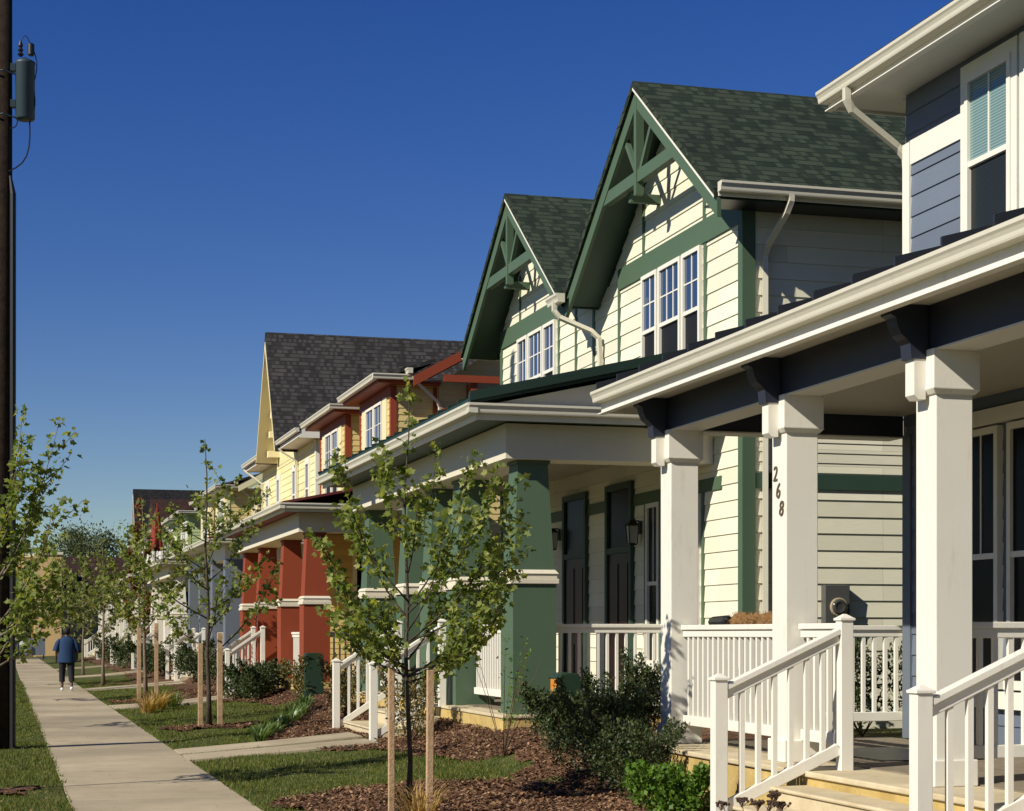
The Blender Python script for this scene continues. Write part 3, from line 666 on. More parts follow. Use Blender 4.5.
# green porch
bbox('foundation','ochre',hg,5.70,8.39,20.5,30.4,-.1,.60)
MB().box(5.68,8.38,20.48,30.42,.602,.64).build('porch_floor','stepc',hg,bev=.008); MB().box(6.0,8.36,20.55,30.35,.642,.650).build('floor_boards','floor',hg)
def tapered(h,x,yy,mat,ztop=3.68,base=.64,band='beamcream',a=.27,t0=.25,t1=.185,bz=2.2):
    c=MB().box(x-a,x+a,yy-a,yy+a,base-.04,bz).frus(x,yy,bz+.16,ztop,t0,t1).build('porch_column',mat,h)
    MB().box(x-a-.03,x+a+.03,yy-a-.03,yy+a+.03,bz,bz+.06).box(x-a-.012,x+a+.012,yy-a-.012,yy+a+.012,bz+.06,bz+.12).frus(x,yy,bz+.12,bz+.17,a+.03,t0+.012).build('column_band',band,c,bev=.006)
    MB().box(x-t1-.025,x+t1+.025,yy-t1-.025,yy+t1+.025,ztop-.04,ztop).build('capital',mat,c)
    return c
for yy in (20.9,23.72,25.32,26.97,29.95): tapered(hg,6.12,yy,'green')
MB().box(5.74,6.36,20.56,30.25,3.685,4.10).box(6.361,8.38,20.56,21.05,3.685,4.10).build('porch_beam','beamcream',hg)
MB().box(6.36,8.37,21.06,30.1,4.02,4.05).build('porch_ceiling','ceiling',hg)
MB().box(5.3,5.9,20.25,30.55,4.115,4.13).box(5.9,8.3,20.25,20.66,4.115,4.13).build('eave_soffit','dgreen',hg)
MB().box(5.28,5.31,20.2,30.6,4.09,4.28).box(5.312,8.35,20.2,20.23,4.09,4.28).build('fascia','white',hg)
gutter(hg,(5.279,20.09,4.27),(5.279,30.6,4.27),(-1,0,0)); gutter(hg,(5.17,20.199,4.27),(8.35,20.199,4.27),(0,-1,0))
MB().prism([(5.45,20.33,4.281),(8.38,20.33,4.281),(8.38,20.33,4.92)],(0,.06,0)).build('roof_side_panel','beamcream',hg)
shed(hg,5.22,8.38,20.22,30.6,4.27,.225,'metalg',.5,.07,.04)
MB().prism([(5.2,20.16,4.30),(8.38,20.16,5.02),(8.38,20.16,5.13),(5.2,20.16,4.41)],(0,.05,0)).build('roof_edge','metalg',hg)
for (a,b) in ((25.45,26.6),(23.43,24.55)): door(hg,a,b,.64,3.72,WX-.012,'dgreen','door')
sconce(hg,WX-.03,26.85,3.08); sconce(hg,WX-.03,23.15,2.98)
window(hg,22.36,22.85,1.2,3.35,WX-.015,2,1,'dark','dark',casing='green'); window(hg,20.98,22.0,1.2,3.35,WX-.015,3,1,'dark','dark'); window(hg,27.6,28.9,1.2,3.35,WX-.015,3,1,'dark','dark',casing='green')
railing(hg,(6.4,20.9),(8.34,20.9),.74); railing(hg,(6.12,21.2),(6.12,23.42),.74); railing(hg,(6.12,27.27),(6.12,29.65),.68)
railing(hg,(6.4,29.95),(8.34,29.95),.68)
stairs(hg,5.68,23.62,26.4,.64,.10,3,.40)
# electric meter on the near side wall
mt=thing('electric_meter',(9.55,G0,1.6),'dark grey electricity meter box on the cream side wall behind the white posts','electric meter')
MB().box(9.38,9.70,G0-.14,G0-.02,1.68,2.18).box(9.46,9.56,G0-.10,G0-.02,1.0,1.68).build('meter_box','meter',mt,bev=.008)
MB().lathe((9.55,G0-.14,1.92),[(.095,0),(.095,-.03),(.085,-.045),(.06,-.055),(.055,-.05),(.02,-.05)],20,'Y').build('meter_dial','dial',mt,smooth=True)
MB().lathe((9.55,G0-.14,1.92),[(.112,0),(.112,-.025),(.10,-.03)],20,'Y').build('meter_ring','conc',mt)
# ================================================================ BAY HOUSE TYPE (red one and farther ones)
def bay_house(yc,label,wall,trim_,trim2,roof,metal,colmat,beam,detail=True,zoff=0,taper=True):
    h=house('row_house',yc,0,label,0,wall)
    y0,y1=yc-3.35,yc+6.2; x=9.0
    m=MB().box(x,17,y0,y1,.2,7.0); m.siding((x,y0,0),(0,1,0),(-1,0,0),.56,7,.14,lambda z:(0,y1-y0)); m.siding((x,y0,0),(1,0,0),(0,-1,0),.56,7,.14,lambda z:(0,8))
    xm=13; m.prism([(x,y0,7.0),(17,y0,7.0),(xm,y0,9.3)],(.0,y1-y0,0)); m.build('wall',wall,h)
    rf=MB(); rf.prism([(8.35,y0-.45,6.98),(13,y0-.45,9.55),(17.6,y0-.45,6.98),(17.6,y0-.45,7.1),(13,y0-.45,9.68),(8.35,y0-.45,7.10)],(0,y1-y0+.9,0)); rf=rf.build('roof',roof,h)
    MB().prism([(8.34,y0-.48,6.83),(13,y0-.48,9.42),(13,y0-.48,9.62),(8.34,y0-.48,7.05)],(0,.05,0)).build('rake_board',trim_,rf)
    MB().box(9.0,12.5,y0-.47,y0-.40,6.95,7.10).box(9.02,9.16,y0-.40,y0,6.2,6.4).box(9.6,9.75,y0-.4,y0-.01,6.4,6.95).box(10.6,10.75,y0-.4,y0-.01,6.4,6.95).build('gable_brackets',trim_,h)
    bays=((yc-3.2,yc+.25),(yc+2.05,yc+5.7)) 
    for a,b in bays:
        bx=8.0
        w_=MB().box(bx,8.995,a,b,4.3,6.98).siding((bx,a,0),(1,0,0),(0,-1,0),4.2,6.9,.14,lambda z:(0,1.0)).siding((bx,a,0),(0,1,0),(-1,0,0),4.2,6.9,.14,lambda z:(0,b-a)).build('bay_wall',wall,h)
        t=MB().box(bx-.03,bx+.10,a-.03,a+.005,4.3,6.9).box(bx-.032,bx+.005,a-.028,a+.1,4.3,6.9).box(8.9,8.99,a-.03,a,4.3,6.9).box(bx-.03,bx+.01,b-.1,b+.02,4.3,6.9).box(bx-.034,bx+.01,a+.1,b-.1,6.72,6.92)
        t.build('bay_trim',trim_,w_)
        c=(a+b)/2
        MB().box(bx-.05,bx+.01,c-1.35,c-.93,4.4,6.71).build('shutter_panel',trim2,w_); MB().box(bx-.05,bx+.01,c+.93,c+1.35,4.4,6.71).build('shutter_panel',trim2,w_)
        window(h,c-.9,c-.02,4.9,6.68,bx-.01,2,2); window(h,c+.02,c+.9,4.9,6.68,bx-.01,2,2)
        r=MB().prism([(7.62,a-.35,7.0),(9.4,a-.35,7.55),(9.4,a-.35,7.62),(7.62,a-.35,7.09)],(0,b-a+.7,0)).build('bay_roof',roof,h)
        MB().box(7.64,9.0,a-.33,b+.33,6.92,6.985).build('bay_soffit',trim_,r)
        gutter(r,(7.62,a-.36,7.10),(7.62,b+.36,7.10),(-1,0,0)); gutter(r,(7.5,a-.352,7.10),(8.7,a-.352,7.10),(0,-1,0))
    gutter(h,(8.33,y0-.45,7.22),(8.33,y0+.1,7.22),(-1,0,0))
    downspout(h,[(8.35,y0-.4,7.05),(8.4,y0-.38,6.95),(8.95,y0-.12,6.55),(9.0,y0-.08,6.45),(9.0,y0-.08,4.4)],.070)
    # porch
    p0,p1=yc-4.8,yc+5.6
    bbox('foundation','ochre',h,5.7,8.99,p0,p1,-.1,.62); 
    for k,yy in enumerate((yc-4.5,yc-1.4,yc+2.3,yc+5.1)):
        if taper: tapered(h,6.12,yy,colmat,3.66,.62,beam)
        else:
            c=MB().box(5.98,6.25,yy-.135,yy+.135,.6,3.66).build('porch_column',colmat,h)
    MB().box(5.75,6.34,p0+.03,p1-.1,3.665,4.06).box(6.341,8.9,p0+.03,p0+.5,3.665,4.06).build('porch_beam',beam,h)
    MB().box(5.4,9,p0-.5,p1+.3,4.07,4.09).build('eave_soffit',trim_,h)
    MB().box(5.37,5.4,p0-.55,p1+.3,4.03,4.2).box(5.4,9,p0-.55,p0-.52,4.03,4.2).build('fascia','gutter',h)
    gutter(h,(5.37,p0-.66,4.20),(5.37,p1+.3,4.20),(-1,0,0)); gutter(h,(5.27,p0-.55,4.20),(9,p0-.55,4.20),(0,-1,0),mat='gutter')
    shed(h,5.35,8.98,p0-.5,p1+.3,4.19,.20,metal,None)
    MB().box(7.5,8.99,yc+1.9,yc+5.2,.62,4.0).siding((7.5,yc+1.9,0),(1,0,0),(0,-1,0),.7,4.0,.14,lambda z:(0,.62)).build('lower_bay_wall',wall,h)
    MB().box(8.12,8.22,yc+1.87,yc+1.90,.7,3.6).build('corner_board','white',h); MB().box(8.22,8.98,yc+1.885,yc+1.899,.7,3.6).build('side_window','dark',h)
    window(h,yc+2.6,yc+3.5,1.3,3.2,7.49,2,2,'dark','dark')
    window(h,yc-2.8,yc-1.6,1.3,3.2,8.99,2,2,'dark','dark'); door(h,yc-.8,yc+.3,.62,3.4,8.99,'white','door')
    railing(h,(6.12,yc-4.2),(6.12,yc-1.7),.66,split=False); railing(h,(6.12,yc+2.6),(6.12,yc+4.8),.66,split=False); railing(h,(6.4,yc-4.5),(8.9,yc-4.5),.66,split=False)
    stairs(h,5.68,yc+.1,yc+1.7,.62,.14,3,.33,split=False)
    return h
hr=bay_house(40.9,'yellow-sided house with brick-red tapered porch posts and red-trimmed upper bays','yellow','red','trimyellow','shk','metalr','red','beamcream')
bay_house(70.2,'yellow house with cream-trimmed upper windows and white porch posts, beyond the steep yellow gable','yellow','trimyellow','trimyellow','shk','metalk','white','beamcream')
bay_house(84.6,'pale green house with white posts, just this side of the distant dark steep gable','palegreen','palegreen','white','shb','metalk','white','white',taper=False)
h99=bay_house(99,'white-posted house half hidden by trees, just before the distant dark steep gable','whiteside','white','white','shb','metalk','white','white',taper=False)
MB().prism([(7.7,95.6,6.9),(7.7,99,8.9),(7.7,102.4,6.9)],(9,0,0)).build('brown_roof','shb',h99)
# ================================================================ STEEP GABLE TYPE
def steep_house(yc,label,wall,soff,roof,colmat,metal='metalr',XG=7.72,zt=10.45):
    h=house('row_house',yc,0,label,0,wall); y0,y1=yc-5.4,yc+5.4; x=WX
    m=MB().box(x,17,y0,y1,.2,7.15); m.siding((x,y0,0),(0,1,0),(-1,0,0),.6,7.2,.2,lambda z:(0,y1-y0)); m.siding((x,y0,0),(1,0,0),(0,-1,0),.6,7.1,.2,lambda z:(0,8))
    ga,gb=yc-1.95,yc+1.95
    m.prism([(x-.02,ga,6.9),(x-.02,gb,6.9),(x-.02,yc,zt-.25)],(9,0,0)); m.build('wall',wall,h)
    r=MB(); sl=(zt+.1-7.2)/1.95; e=2.08; zb=zt+.1-e*sl; t=.14
    r.prism([(XG,yc-e,zb),(XG,yc,zt+.1),(XG,yc+e,zb),(XG,yc+e,zb+t),(XG,yc,zt+.1+2*t),(XG,yc-e,zb+t)],(11,0,0)); rf=r.build('roof',roof,h)
    s=MB(); s.prism([(XG-.01,yc,zt+.08),(XG-.01,yc+e-.02,zb+.03),(XG-.01,yc+e-.10,zb+.03),(XG-.01,yc,zt-.12)],(WX-XG,0,0)); s.prism([(XG-.01,yc,zt+.08),(XG-.01,yc-e+.02,zb+.03),(XG-.01,yc-e+.10,zb+.03),(XG-.01,yc,zt-.12)],(WX-XG,0,0)); s.build('gable_soffit',soff,rf)
    s=MB()
    for i in range(1,6):
        z=zt-.25-i*.58; yy=yc+(zt-z)/sl
        s.box(8.02,8.39,yy-.42,yy-.12,z-.15,z+.05)
    s.build('soffit_block',soff,rf)
    for a,b in ((y0-.4,ga-.05),(gb+.05,y1+.4)):
        q=MB().prism([(7.85,a,7.15),(11,a,8.6),(17.5,a,8.6),(17.5,a,8.75),(11,a,8.75),(7.85,a,7.27)],(0,b-a,0)).build('lower_roof',roof,h)
        MB().box(7.86,11.5,a,b,7.05,7.145).build('eave_soffit','white',q)
        gutter(q,(7.84,a-.05,7.27),(7.84,b,7.27),(-1,0,0))
    MB().prism([(7.86,y0-.42,7.0),(11.2,y0-.42,7.0),(11.2,y0-.42,8.62),(7.86,y0-.42,7.2)],(0,.05,0)).build('side_fascia','white',h)
    MB().box(x-.04,x+.01,y0-.03,y0+.14,4.3,7.0).box(x,x+.16,y0-.035,y0,4.3,7.0).build('corner_board','white',h)
    for yy in (yc-4.0,yc-1.6,yc+1.6,yc+4.0): window(h,yy-.30,yy+.30,5.0,6.5,x-.01,1,1,casing='white')
    downspout(h,[(7.8,y1+.2,7.1),(7.9,y1+.1,7.0),(8.35,y1-.2,6.6),(8.36,y1-.2,5)],.070); downspout(h,[(7.8,ga-.3,7.05),(7.9,ga-.3,6.95),(8.33,ga-.3,6.7),(8.34,ga-.3,5)],.070)
    p0,p1=yc-5.2,yc+5.2
    bbox('foundation','ochre',h,5.7,8.39,p0,p1,-.1,.62)
    for yy in (yc-4.9,yc-1.7,yc+1.7,yc+4.9): MB().box(5.9,6.4,yy-.25,yy+.25,.6,3.66).build('porch_column',colmat,h)
    MB().box(5.9,6.34,p0+.1,p1-.1,3.665,4.06).box(6.34,8.39,p0+.1,p0+.5,3.665,4.06).build('porch_beam','white',h)
    MB().box(5.4,8.39,p0-.4,p1+.4,4.07,4.2).build('eave_soffit','soffit',h)
    gutter(h,(5.4,p0-.4,4.2),(5.4,p1+.4,4.2),(-1,0,0)); gutter(h,(5.4,p0-.4,4.2),(8.39,p0-.4,4.2),(0,-1,0))
    shed(h,5.4,8.38,p0-.4,p1+.4,4.2,.22,metal,None)
    railing(h,(6.1,yc-4.6),(6.1,yc-2.0),.66,split=False); railing(h,(6.1,yc+2.0),(6.1,yc+4.6),.66,split=False); railing(h,(6.4,yc-4.9),(8.3,yc-4.9),.66,split=False)
    for yy in (yc-3.2,yc+3.2): window(h,yy-.6,yy+.6,1.3,3.3,x-.01,2,1,'dark','dark')
    door(h,yc-1.2,yc-.2,.62,3.3,x-.01,'white','slate'); door(h,yc+.2,yc+1.2,.62,3.3,x-.01,'white','slate')
    stairs(h,5.68,yc-1.45,yc+1.45,.62,.14,3,.33,split=False)
    return h
steep_house(55.0,'pale yellow house with a tall steep charcoal-roofed gable and four narrow windows','pyellow','trimyellow','shk','slate')
steep_house(113,'distant white house with the tall steep near-black roof, behind the red flag','whiteside','white','shd','white','metalk',zt=10.15)
# ================================================================ VEGETATION
def rot_frames(n,dirs,tilt=.8):
    """per leaf: length axis d, width axis w, normal"""
    r=rng.standard_normal((n,3)); 
    d=dirs+tilt*r; d/=np.linalg.norm(d,axis=1,keepdims=True)+1e-9
    u=rng.standard_normal((n,3))+np.array([-.5,-.3,.9]); w_=np.cross(d,u); w_/=np.linalg.norm(w_,axis=1,keepdims=True)+1e-9
    nn=np.cross(w_,d); return d,w_,nn
HALF=np.array([(.40,-.02),(.30,.20),(.60,.44),(.27,.55)])
def maple(P,dirs,size,name,mat,par,loc,tilt=.8):
    n=len(P); d,w_,nn=rot_frames(n,dirs,tilt); s=(size*rng.uniform(.55,1.15,n))[:,None]
    cup=rng.uniform(-.1,.45,n)[:,None]
    vs=[P,P+d*s]
    for sg in (1,-1):
        for (a,b) in HALF: vs.append(P+d*s*b+w_*s*a*sg+nn*s*a*cup)
    V=np.stack(vs,1).reshape(-1,3); k=np.arange(n)[:,None]*10
    Fc=np.concatenate([k+np.array([[0,2,3,4,5,1]]),k+np.array([[0,1,9,8,7,6]])],0)
    return raw(name,V,Fc,mat,par,loc=loc)
def small_leaves(P,dirs,size,name,mat,par,loc,asp=.45,tilt=1.0):
    n=len(P); d,w_,nn=rot_frames(n,dirs,tilt); s=(size*rng.uniform(.6,1.25,n))[:,None]
    V=np.stack([P,P+d*s*.5+w_*s*asp*.5,P+d*s+nn*s*.1,P+d*s*.5-w_*s*asp*.5],1).reshape(-1,3)
    return raw(name,V,np.arange(n*4).reshape(-1,4),mat,par,loc=loc)
def curve(a,b,bow,n=6):
    a=Vector(a);b=Vector(b); return [a.lerp(b,t/n)+Vector(bow)*math.sin(math.pi*t/n) for t in range(n+1)]
def sapling(x,y,h,label,seed,spread=.95,nb=11,leaf=.10,nl=900,brs=None,mat='leaf',bark='bark',group='young street trees along the sidewalk',base=1.15,rt=.035,upright=.62,name='young_tree'):
    rs=random.Random(seed); z0=H(x,y); t=thing(name,(x,y,z0),label,'tree',group)
    tb=MB(); top=(x+rs.uniform(-.08,.08),y+rs.uniform(-.05,.05),z0+h)
    tp=[(x,y,z0-.05)]+[tuple(Vector((x,y,z0)).lerp(Vector(top),k/8)+Vector((rs.uniform(-.025,.025),rs.uniform(-.02,.02),0))) for k in range(1,9)]
    tb.tube(tp,[rt*1.5]+[max(.005,rt*(1-.86*k/8)) for k in range(1,9)],8)
    segs=[]  # (start,end,weight)
    if brs is None:
        brs=[]
        for i in range(nb):
            f=i/(nb-1); zb=base+(h*.74-base)*f; a=i*2.4+rs.uniform(-.4,.4); L=spread*(1-.45*f)*rs.uniform(.75,1.2)
            brs.append((zb,a,L,L*upright*rs.uniform(1.0,1.9)))
    paths=[]
    for (zb,a,L,up) in brs:
        s=Vector((x,y,z0+zb)); e=s+Vector((math.cos(a)*L,math.sin(a)*L,up)); c=curve(s,e,(math.cos(a)*.08,math.sin(a)*.08,-.10))
        f=max(.3,1-zb/h); r0=rt*.42*f+.004; tb.tube(c,[r0*(1-.8*k/6) for k in range(7)],5); paths.append((c,L+up,.25))
        for k in (2,3,4,5):
            if rs.random()<.92:
                p=c[k]; aa=a+rs.choice((-1,1))*rs.uniform(.5,1.1); l2=L*rs.uniform(.22,.45); e2=p+Vector((math.cos(aa)*l2,math.sin(aa)*l2,l2*rs.uniform(.4,1.4)))
                c2=curve(p,e2,(0,0,-.02),4); tb.tube(c2,[r0*.35*(1-.7*q/4)+.0015 for q in range(5)],4); paths.append((c2,l2*1.6,0.1))
    paths.append(([Vector(p) for p in tp[5:]],h*.45,.05))
    tb.build('trunk',bark,t,smooth=True,uv=False)
    tot=sum(p[1] for p in paths); P=[];D=[]
    for c,L,st in paths:
        n=max(3,int(nl*L/tot)); nn=len(c)-1
        for i in range(n):
            # clustered along the twig
            u=st+(1-st)*(rs.random()**.75); u=min(.999,round(u*nn*2.2)/(nn*2.2)*.75+u*.25); k=int(u*nn); q=c[k].lerp(c[k+1],u*nn-k)
            d=(c[k+1]-c[k]).normalized(); off=Vector((rs.gauss(0,1),rs.gauss(0,1),rs.gauss(0,.7))).normalized()
            P.append(q+off*rs.uniform(.01,.09)); D.append(off*.9+d*.35+Vector((0,0,-.35)))
    maple(np.array([tuple(p) for p in P]),np.array([tuple(p) for p in D]),leaf,'crown',mat,t,(x,y,z0),.5)
    return t
def stake(x,y,z1,label,w_=.045,lean=(0,0),group='wooden tree stakes'):
    z0=H(x,y); t=MB().beam((x,y,z0-.05),(x+lean[0],y+lean[1],z1),w_,w_,(0,1,0)); o=t.build('tree_stake','stake',None,bev=.004)
    me=o.data
    for v in me.vertices: v.co-=Vector((x,y,z0))
    o.location=(x,y,z0); tag(o,label,'stake',group); return o
PI=math.pi
# the staked maple in the middle: branches (height, azimuth, reach, rise); camera right is azimuth -0.28
CR=-.2758
mb=[(1.15,CR+.5,.75,.55),(1.2,CR+PI-.4,.62,.55),(1.25,CR+PI+1.2,.6,.6),(1.2,CR-.7,.7,.5),(1.3,CR+PI-.1,.72,.45),(1.25,CR+.05,.85,.5),(1.5,CR-.02,1.0,1.25),(1.75,CR-.15,.85,1.25),(1.2,CR-.35,.98,.95),(1.25,CR+PI+.5,.70,.80),(1.35,CR+.9,.55,.9),(1.45,CR+PI+.1,.80,.95),(1.5,CR+.1,.95,.75),(1.6,CR-.9,.6,1.0),
    (1.7,CR+PI-.7,.70,1.1),(1.8,CR+.2,.60,1.35),(1.85,CR+PI+.2,.66,1.25),(2.1,CR-1.3,.4,.8),(2.3,CR+PI+.9,.35,.8),(2.4,CR+.6,.30,.8),(2.7,CR+PI,.22,.5),(1.15,CR+2.1,.6,.7)]
sapling(3.38,15.25,3.75,'staked young maple in front of the green-posted porch, the most prominent tree',11,brs=[(a,b,c*.93,d) for a,b,c,d in mb],leaf=.064,nl=3700,bark='darkbark',rt=.024,name='maple_tree')
stake(3.21,15.15,1.31,'thin wooden stake just left of the middle maple trunk',.05); stake(3.42,14.62,1.30,'thin wooden stake just right of the middle maple trunk',.055,(.01,0))
sapling(3.27,29.9,4.75,'young maple between two stakes in front of the red-posted porch',21,spread=1.2,nb=16,leaf=.085,nl=1700,rt=.04,bark='darkbark')
stake(3.1,29.6,1.45,'weathered stake left of the second maple, before the red porch',.075); stake(3.45,29.9,1.62,'thick stake right of the second maple, before the red porch',.085)
sapling(3.2,42.5,4.7,'young maple with two close stakes before the slate-posted house',31,spread=1.3,nb=16,leaf=.095,nl=1700,rt=.045)
stake(3.02,42.2,1.75,'brown stake tight against the third maple trunk, left side',.09); stake(3.42,42.3,1.85,'brown stake tight against the third maple trunk, right side',.09)
sapling(2.95,56,4.5,'young street tree just right of the walking person',41,spread=1.4,nb=15,leaf=.11,nl=1200,rt=.05,mat='leafd')
sapling(2.9,69,4.6,'round green street tree straight beyond the walking person',51,spread=1.5,nb=16,leaf=.15,nl=1000,rt=.05,mat='leafd')
sapling(2.8,82,4.6,'farther green street tree showing above the person',61,spread=1.5,nb=16,leaf=.16,nl=900,rt=.05,mat='leafd')
sapling(5.75,80,7.0,'tall thin tree with rusty foliage beside the red flag',71,spread=.75,nb=16,leaf=.20,nl=1500,rt=.06,mat='leafr')
lb=[(1.9,CR+.05,.80,1.9),(1.5,CR-.3,.95,.8),(2.2,CR-.1,.45,1.7),(1.2,CR-.5,.7,1.0),(1.2,CR+.5,.8,.8),(1.4,CR+.9,.7,1.0),(1.5,CR-.1,.85,1.5),(1.5,CR+2.2,.7,.9),(1.7,CR-1.2,.6,1.0),(1.8,CR+PI,.8,1.0),(1.9,CR+.35,.62,1.45),(2.0,CR+.6,.6,1.1),(2.2,CR-.3,.5,1.2),(2.4,CR+2.5,.4,.8),(2.6,CR+.2,.4,.9)]
sapling(-.22,19.0,4.25,'nearest left-hand street tree, leafy twigs across the utility pole',81,brs=lb,leaf=.070,nl=2200,rt=.035)
sapling(-.35,31,4.2,'left-hand street tree behind the utility pole',91,spread=1.35,nb=16,leaf=.09,nl=1200,rt=.04)
sapling(-.5,43.5,4.4,'second left-hand street tree beyond the utility pole',101,spread=1.3,nb=15,leaf=.13,nl=1000,rt=.045,mat='leafd')
sapling(-.4,57,4.6,'farthest left-hand street tree, level with the walking person',111,spread=1.7,nb=15,leaf=.16,nl=1000,rt=.05,mat='leafd')
# ---------------------------------------------------------------- shrubs
def shrub(x,y,rx,ry,h,label,n,size,mat,seed,cat='shrub',group=None,asp=.5,stems=14,name='shrub',blobs=9,spr=6):
    rs=np.random.default_rng(seed); z0=H(x,y); t=thing(name,(x,y,z0),label,cat,group)
    st=MB(); P=[];D=[]
    cs=[]
    for i in range(blobs):
        a=rs.uniform(0,6.28); r=rs.uniform(.1,.72); zc=h*rs.uniform(.28,.72); cs.append((x+math.cos(a)*rx*r,y+math.sin(a)*ry*r,z0+zc,rx*rs.uniform(.25,.45),ry*rs.uniform(.25,.45),h*rs.uniform(.2,.32)))
    per=n//(blobs+spr)
    for (cx,cy,cz,ax,ay,az) in cs:
        v=rs.standard_normal((per,3)); v/=np.linalg.norm(v,axis=1,keepdims=True); r=rs.uniform(.35,1.08,per)**.6
        P.append(np.array([cx,cy,cz])+v*r[:,None]*np.array([ax,ay,az])*1.15); D.append(v*.8+np.array([0,0,.5]))
        st.tube(curve((x,y,z0),(cx,cy,cz+az*.4),(0,0,-.05),4),[.010,.008,.006,.005,.003],4)
    for i in range(spr):
        a=rs.uniform(0,6.28); b=np.array([x+math.cos(a)*rx*.75,y+math.sin(a)*ry*.75,z0+h*rs.uniform(.55,.75)]); e=b+np.array([math.cos(a)*rx*.3,math.sin(a)*ry*.3,h*rs.uniform(.15,.42)])
        u=rs.uniform(0,1,per//2)[:,None]; P.append(b*(1-u)+e*u+rs.normal(0,.018,(per//2,3))); D.append(rs.standard_normal((per//2,3))*.6+np.array([0,0,.6])); st.tube([tuple(b),tuple(e)],[.004,.002],3)
    P=np.concatenate(P); D=np.concatenate(D); k=P[:,2]>z0+.01; P,D=P[k],D[k]
    st.build('stem','twig',t,uv=False)
    small_leaves(P,D,size,'foliage',mat,t,(x,y,z0),asp,.7); return t
shrub(5.52,16.3,.46,.6,.90,'large dark holly-like shrub at the near end of the green house bed',20000,.038,'holly',1,blobs=18,spr=22)
shrub(5.40,15.1,.40,.55,.74,'dark shrub just left of the first white post, before its foundation',14000,.036,'holly',2,blobs=15,spr=14)
shrub(5.50,17.7,.36,.55,.72,'lower dark shrub around the green utility box',8000,.042,'holly',3,blobs=11,spr=8)
shrub(6.2,16.9,.30,.36,.92,'small round dark shrub left of the first white post',7000,.036,'holly',4,blobs=9)
shrub(5.17,13.5,.34,.42,.48,'bright green leafy shrub left of the near stair newel',5200,.046,'bright',5,asp=.8,blobs=14,spr=12)
shrub(4.95,9.45,.34,.30,.36,'bright green shrub at the bottom right corner, below the near handrail',1500,.065,'bright',6,asp=.8,blobs=8)
shrub(9.25,18.3,.8,.55,1.15,'dark shrub seen through the porch rail beside the cream side wall',9000,.05,'holly',7)
shrub(9.0,18.9,.5,.45,1.0,'dark green shrub deep between the first two houses',5000,.05,'holly',8)
shrub(5.05,22.75,.35,.5,1.0,'loose yellowing shrub right of the green-porch steps',2600,.05,'mixleaf',9,asp=.6)
shrub(5.25,28.3,.42,.8,.95,'loose reddish shrub beyond the green-porch steps',2800,.06,'mixleaf',10)
shrub(5.45,34.0,.34,.5,.8,'tangled shrub right of the second utility box',3000,.06,'mixleaf',13)
shrub(5.15,37.3,.65,.8,.8,'wide dark shrub under the red porch posts',9000,.065,'holly',14,blobs=14,spr=10)
shrub(5.05,38.8,.5,.6,.7,'dark shrub beside the red-porch stair newel',5000,.065,'holly',15)
shrub(5.2,47,.6,1.1,1.0,'dark shrub between the red and slate porches',4000,.08,'holly',16)
shrub(5.1,50.8,.6,1.0,1.15,'dark shrub in shade by the slate-posted house stairs',4000,.09,'holly',17)
shrub(5.0,60.5,.7,1.4,1.2,'green shrub beyond the slate-posted house stairs',3500,.10,'holly',18)
shrub(5.0,75.5,.8,1.6,1.3,'green shrub by the far white handrails',3000,.12,'holly',19)
shrub(5.0,66,.7,1.3,1.2,'green shrub before the white-posted yellow house',3000,.11,'holly',20)
shrub(5.0,89,.8,1.8,1.3,'farthest green shrub along the row',2500,.13,'holly',22)
def clump(x,y,r,h,n,label,mat,w_=.006,cat='ornamental grass',name='grass_clump',group=None):
    z0=H(x,y); a=rng.uniform(0,6.28,n); rr=rng.uniform(0,r*.35,n); hh=h*rng.uniform(.5,1.1,n); out=rng.uniform(.2,1.0,n)*r
    bx=x+np.cos(a)*rr; by=y+np.sin(a)*rr; b2=a+rng.normal(0,.5,n)
    P=[]
    for s_,wd in ((0,1),(.6,.8),(1,.05)):
        cx=bx+np.cos(b2)*out*s_**1.6; cy=by+np.sin(b2)*out*s_**1.6; cz=z0+hh*(s_-.25*s_**3)
        for k in (-1,1): P.append(np.stack([cx-np.sin(b2)*w_*wd*k,cy+np.cos(b2)*w_*wd*k,cz],1))
    V=np.stack(P,1).reshape(-1,3); k=np.arange(n)[:,None]*6
    Fc=np.concatenate([k+np.array([[0,1,3,2]]),k+np.array([[2,3,5,4]])],0)
    o=raw(name,V,Fc,mat,loc=(x,y,z0)); o.location=(x,y,z0); tag(o,label,cat,group); return o
clump(3.36,14.75,.38,.42,120,'dry straw-coloured grass tuft at the foot of the middle maple','dry',.005)
clump(3.0,37.3,.55,.55,260,'dry tan grass clump beside the third front path','dry',.009); clump(3.45,38.6,.4,.4,160,'green-tinged grass clump right of the dry tan one','lily',.009); clump(2.75,36.2,.4,.45,150,'smaller dry tuft nearest the sidewalk','dry',.009)
for i in range(24):
    f=i/23; x=3.45+(5.35-3.45)*f+rng.normal(0,.05); y=25.35+(32.4-25.35)*f
    clump(x,y,.22,.30,46,'pale green strap-leaved plant in the edging row along the mulch beyond the green-porch path','lily',.016,'border plant','strap_leaf_plant','edging plants along the mulch')
for x,y,l in ((4.0,12.9,'small green tuft in the bark in front of the bright shrub'),(4.35,12.6,'second small green tuft nearer the bottom edge')): clump(x,y,.14,.12,26,l,'bright',.012,'seedling','green_tuft')
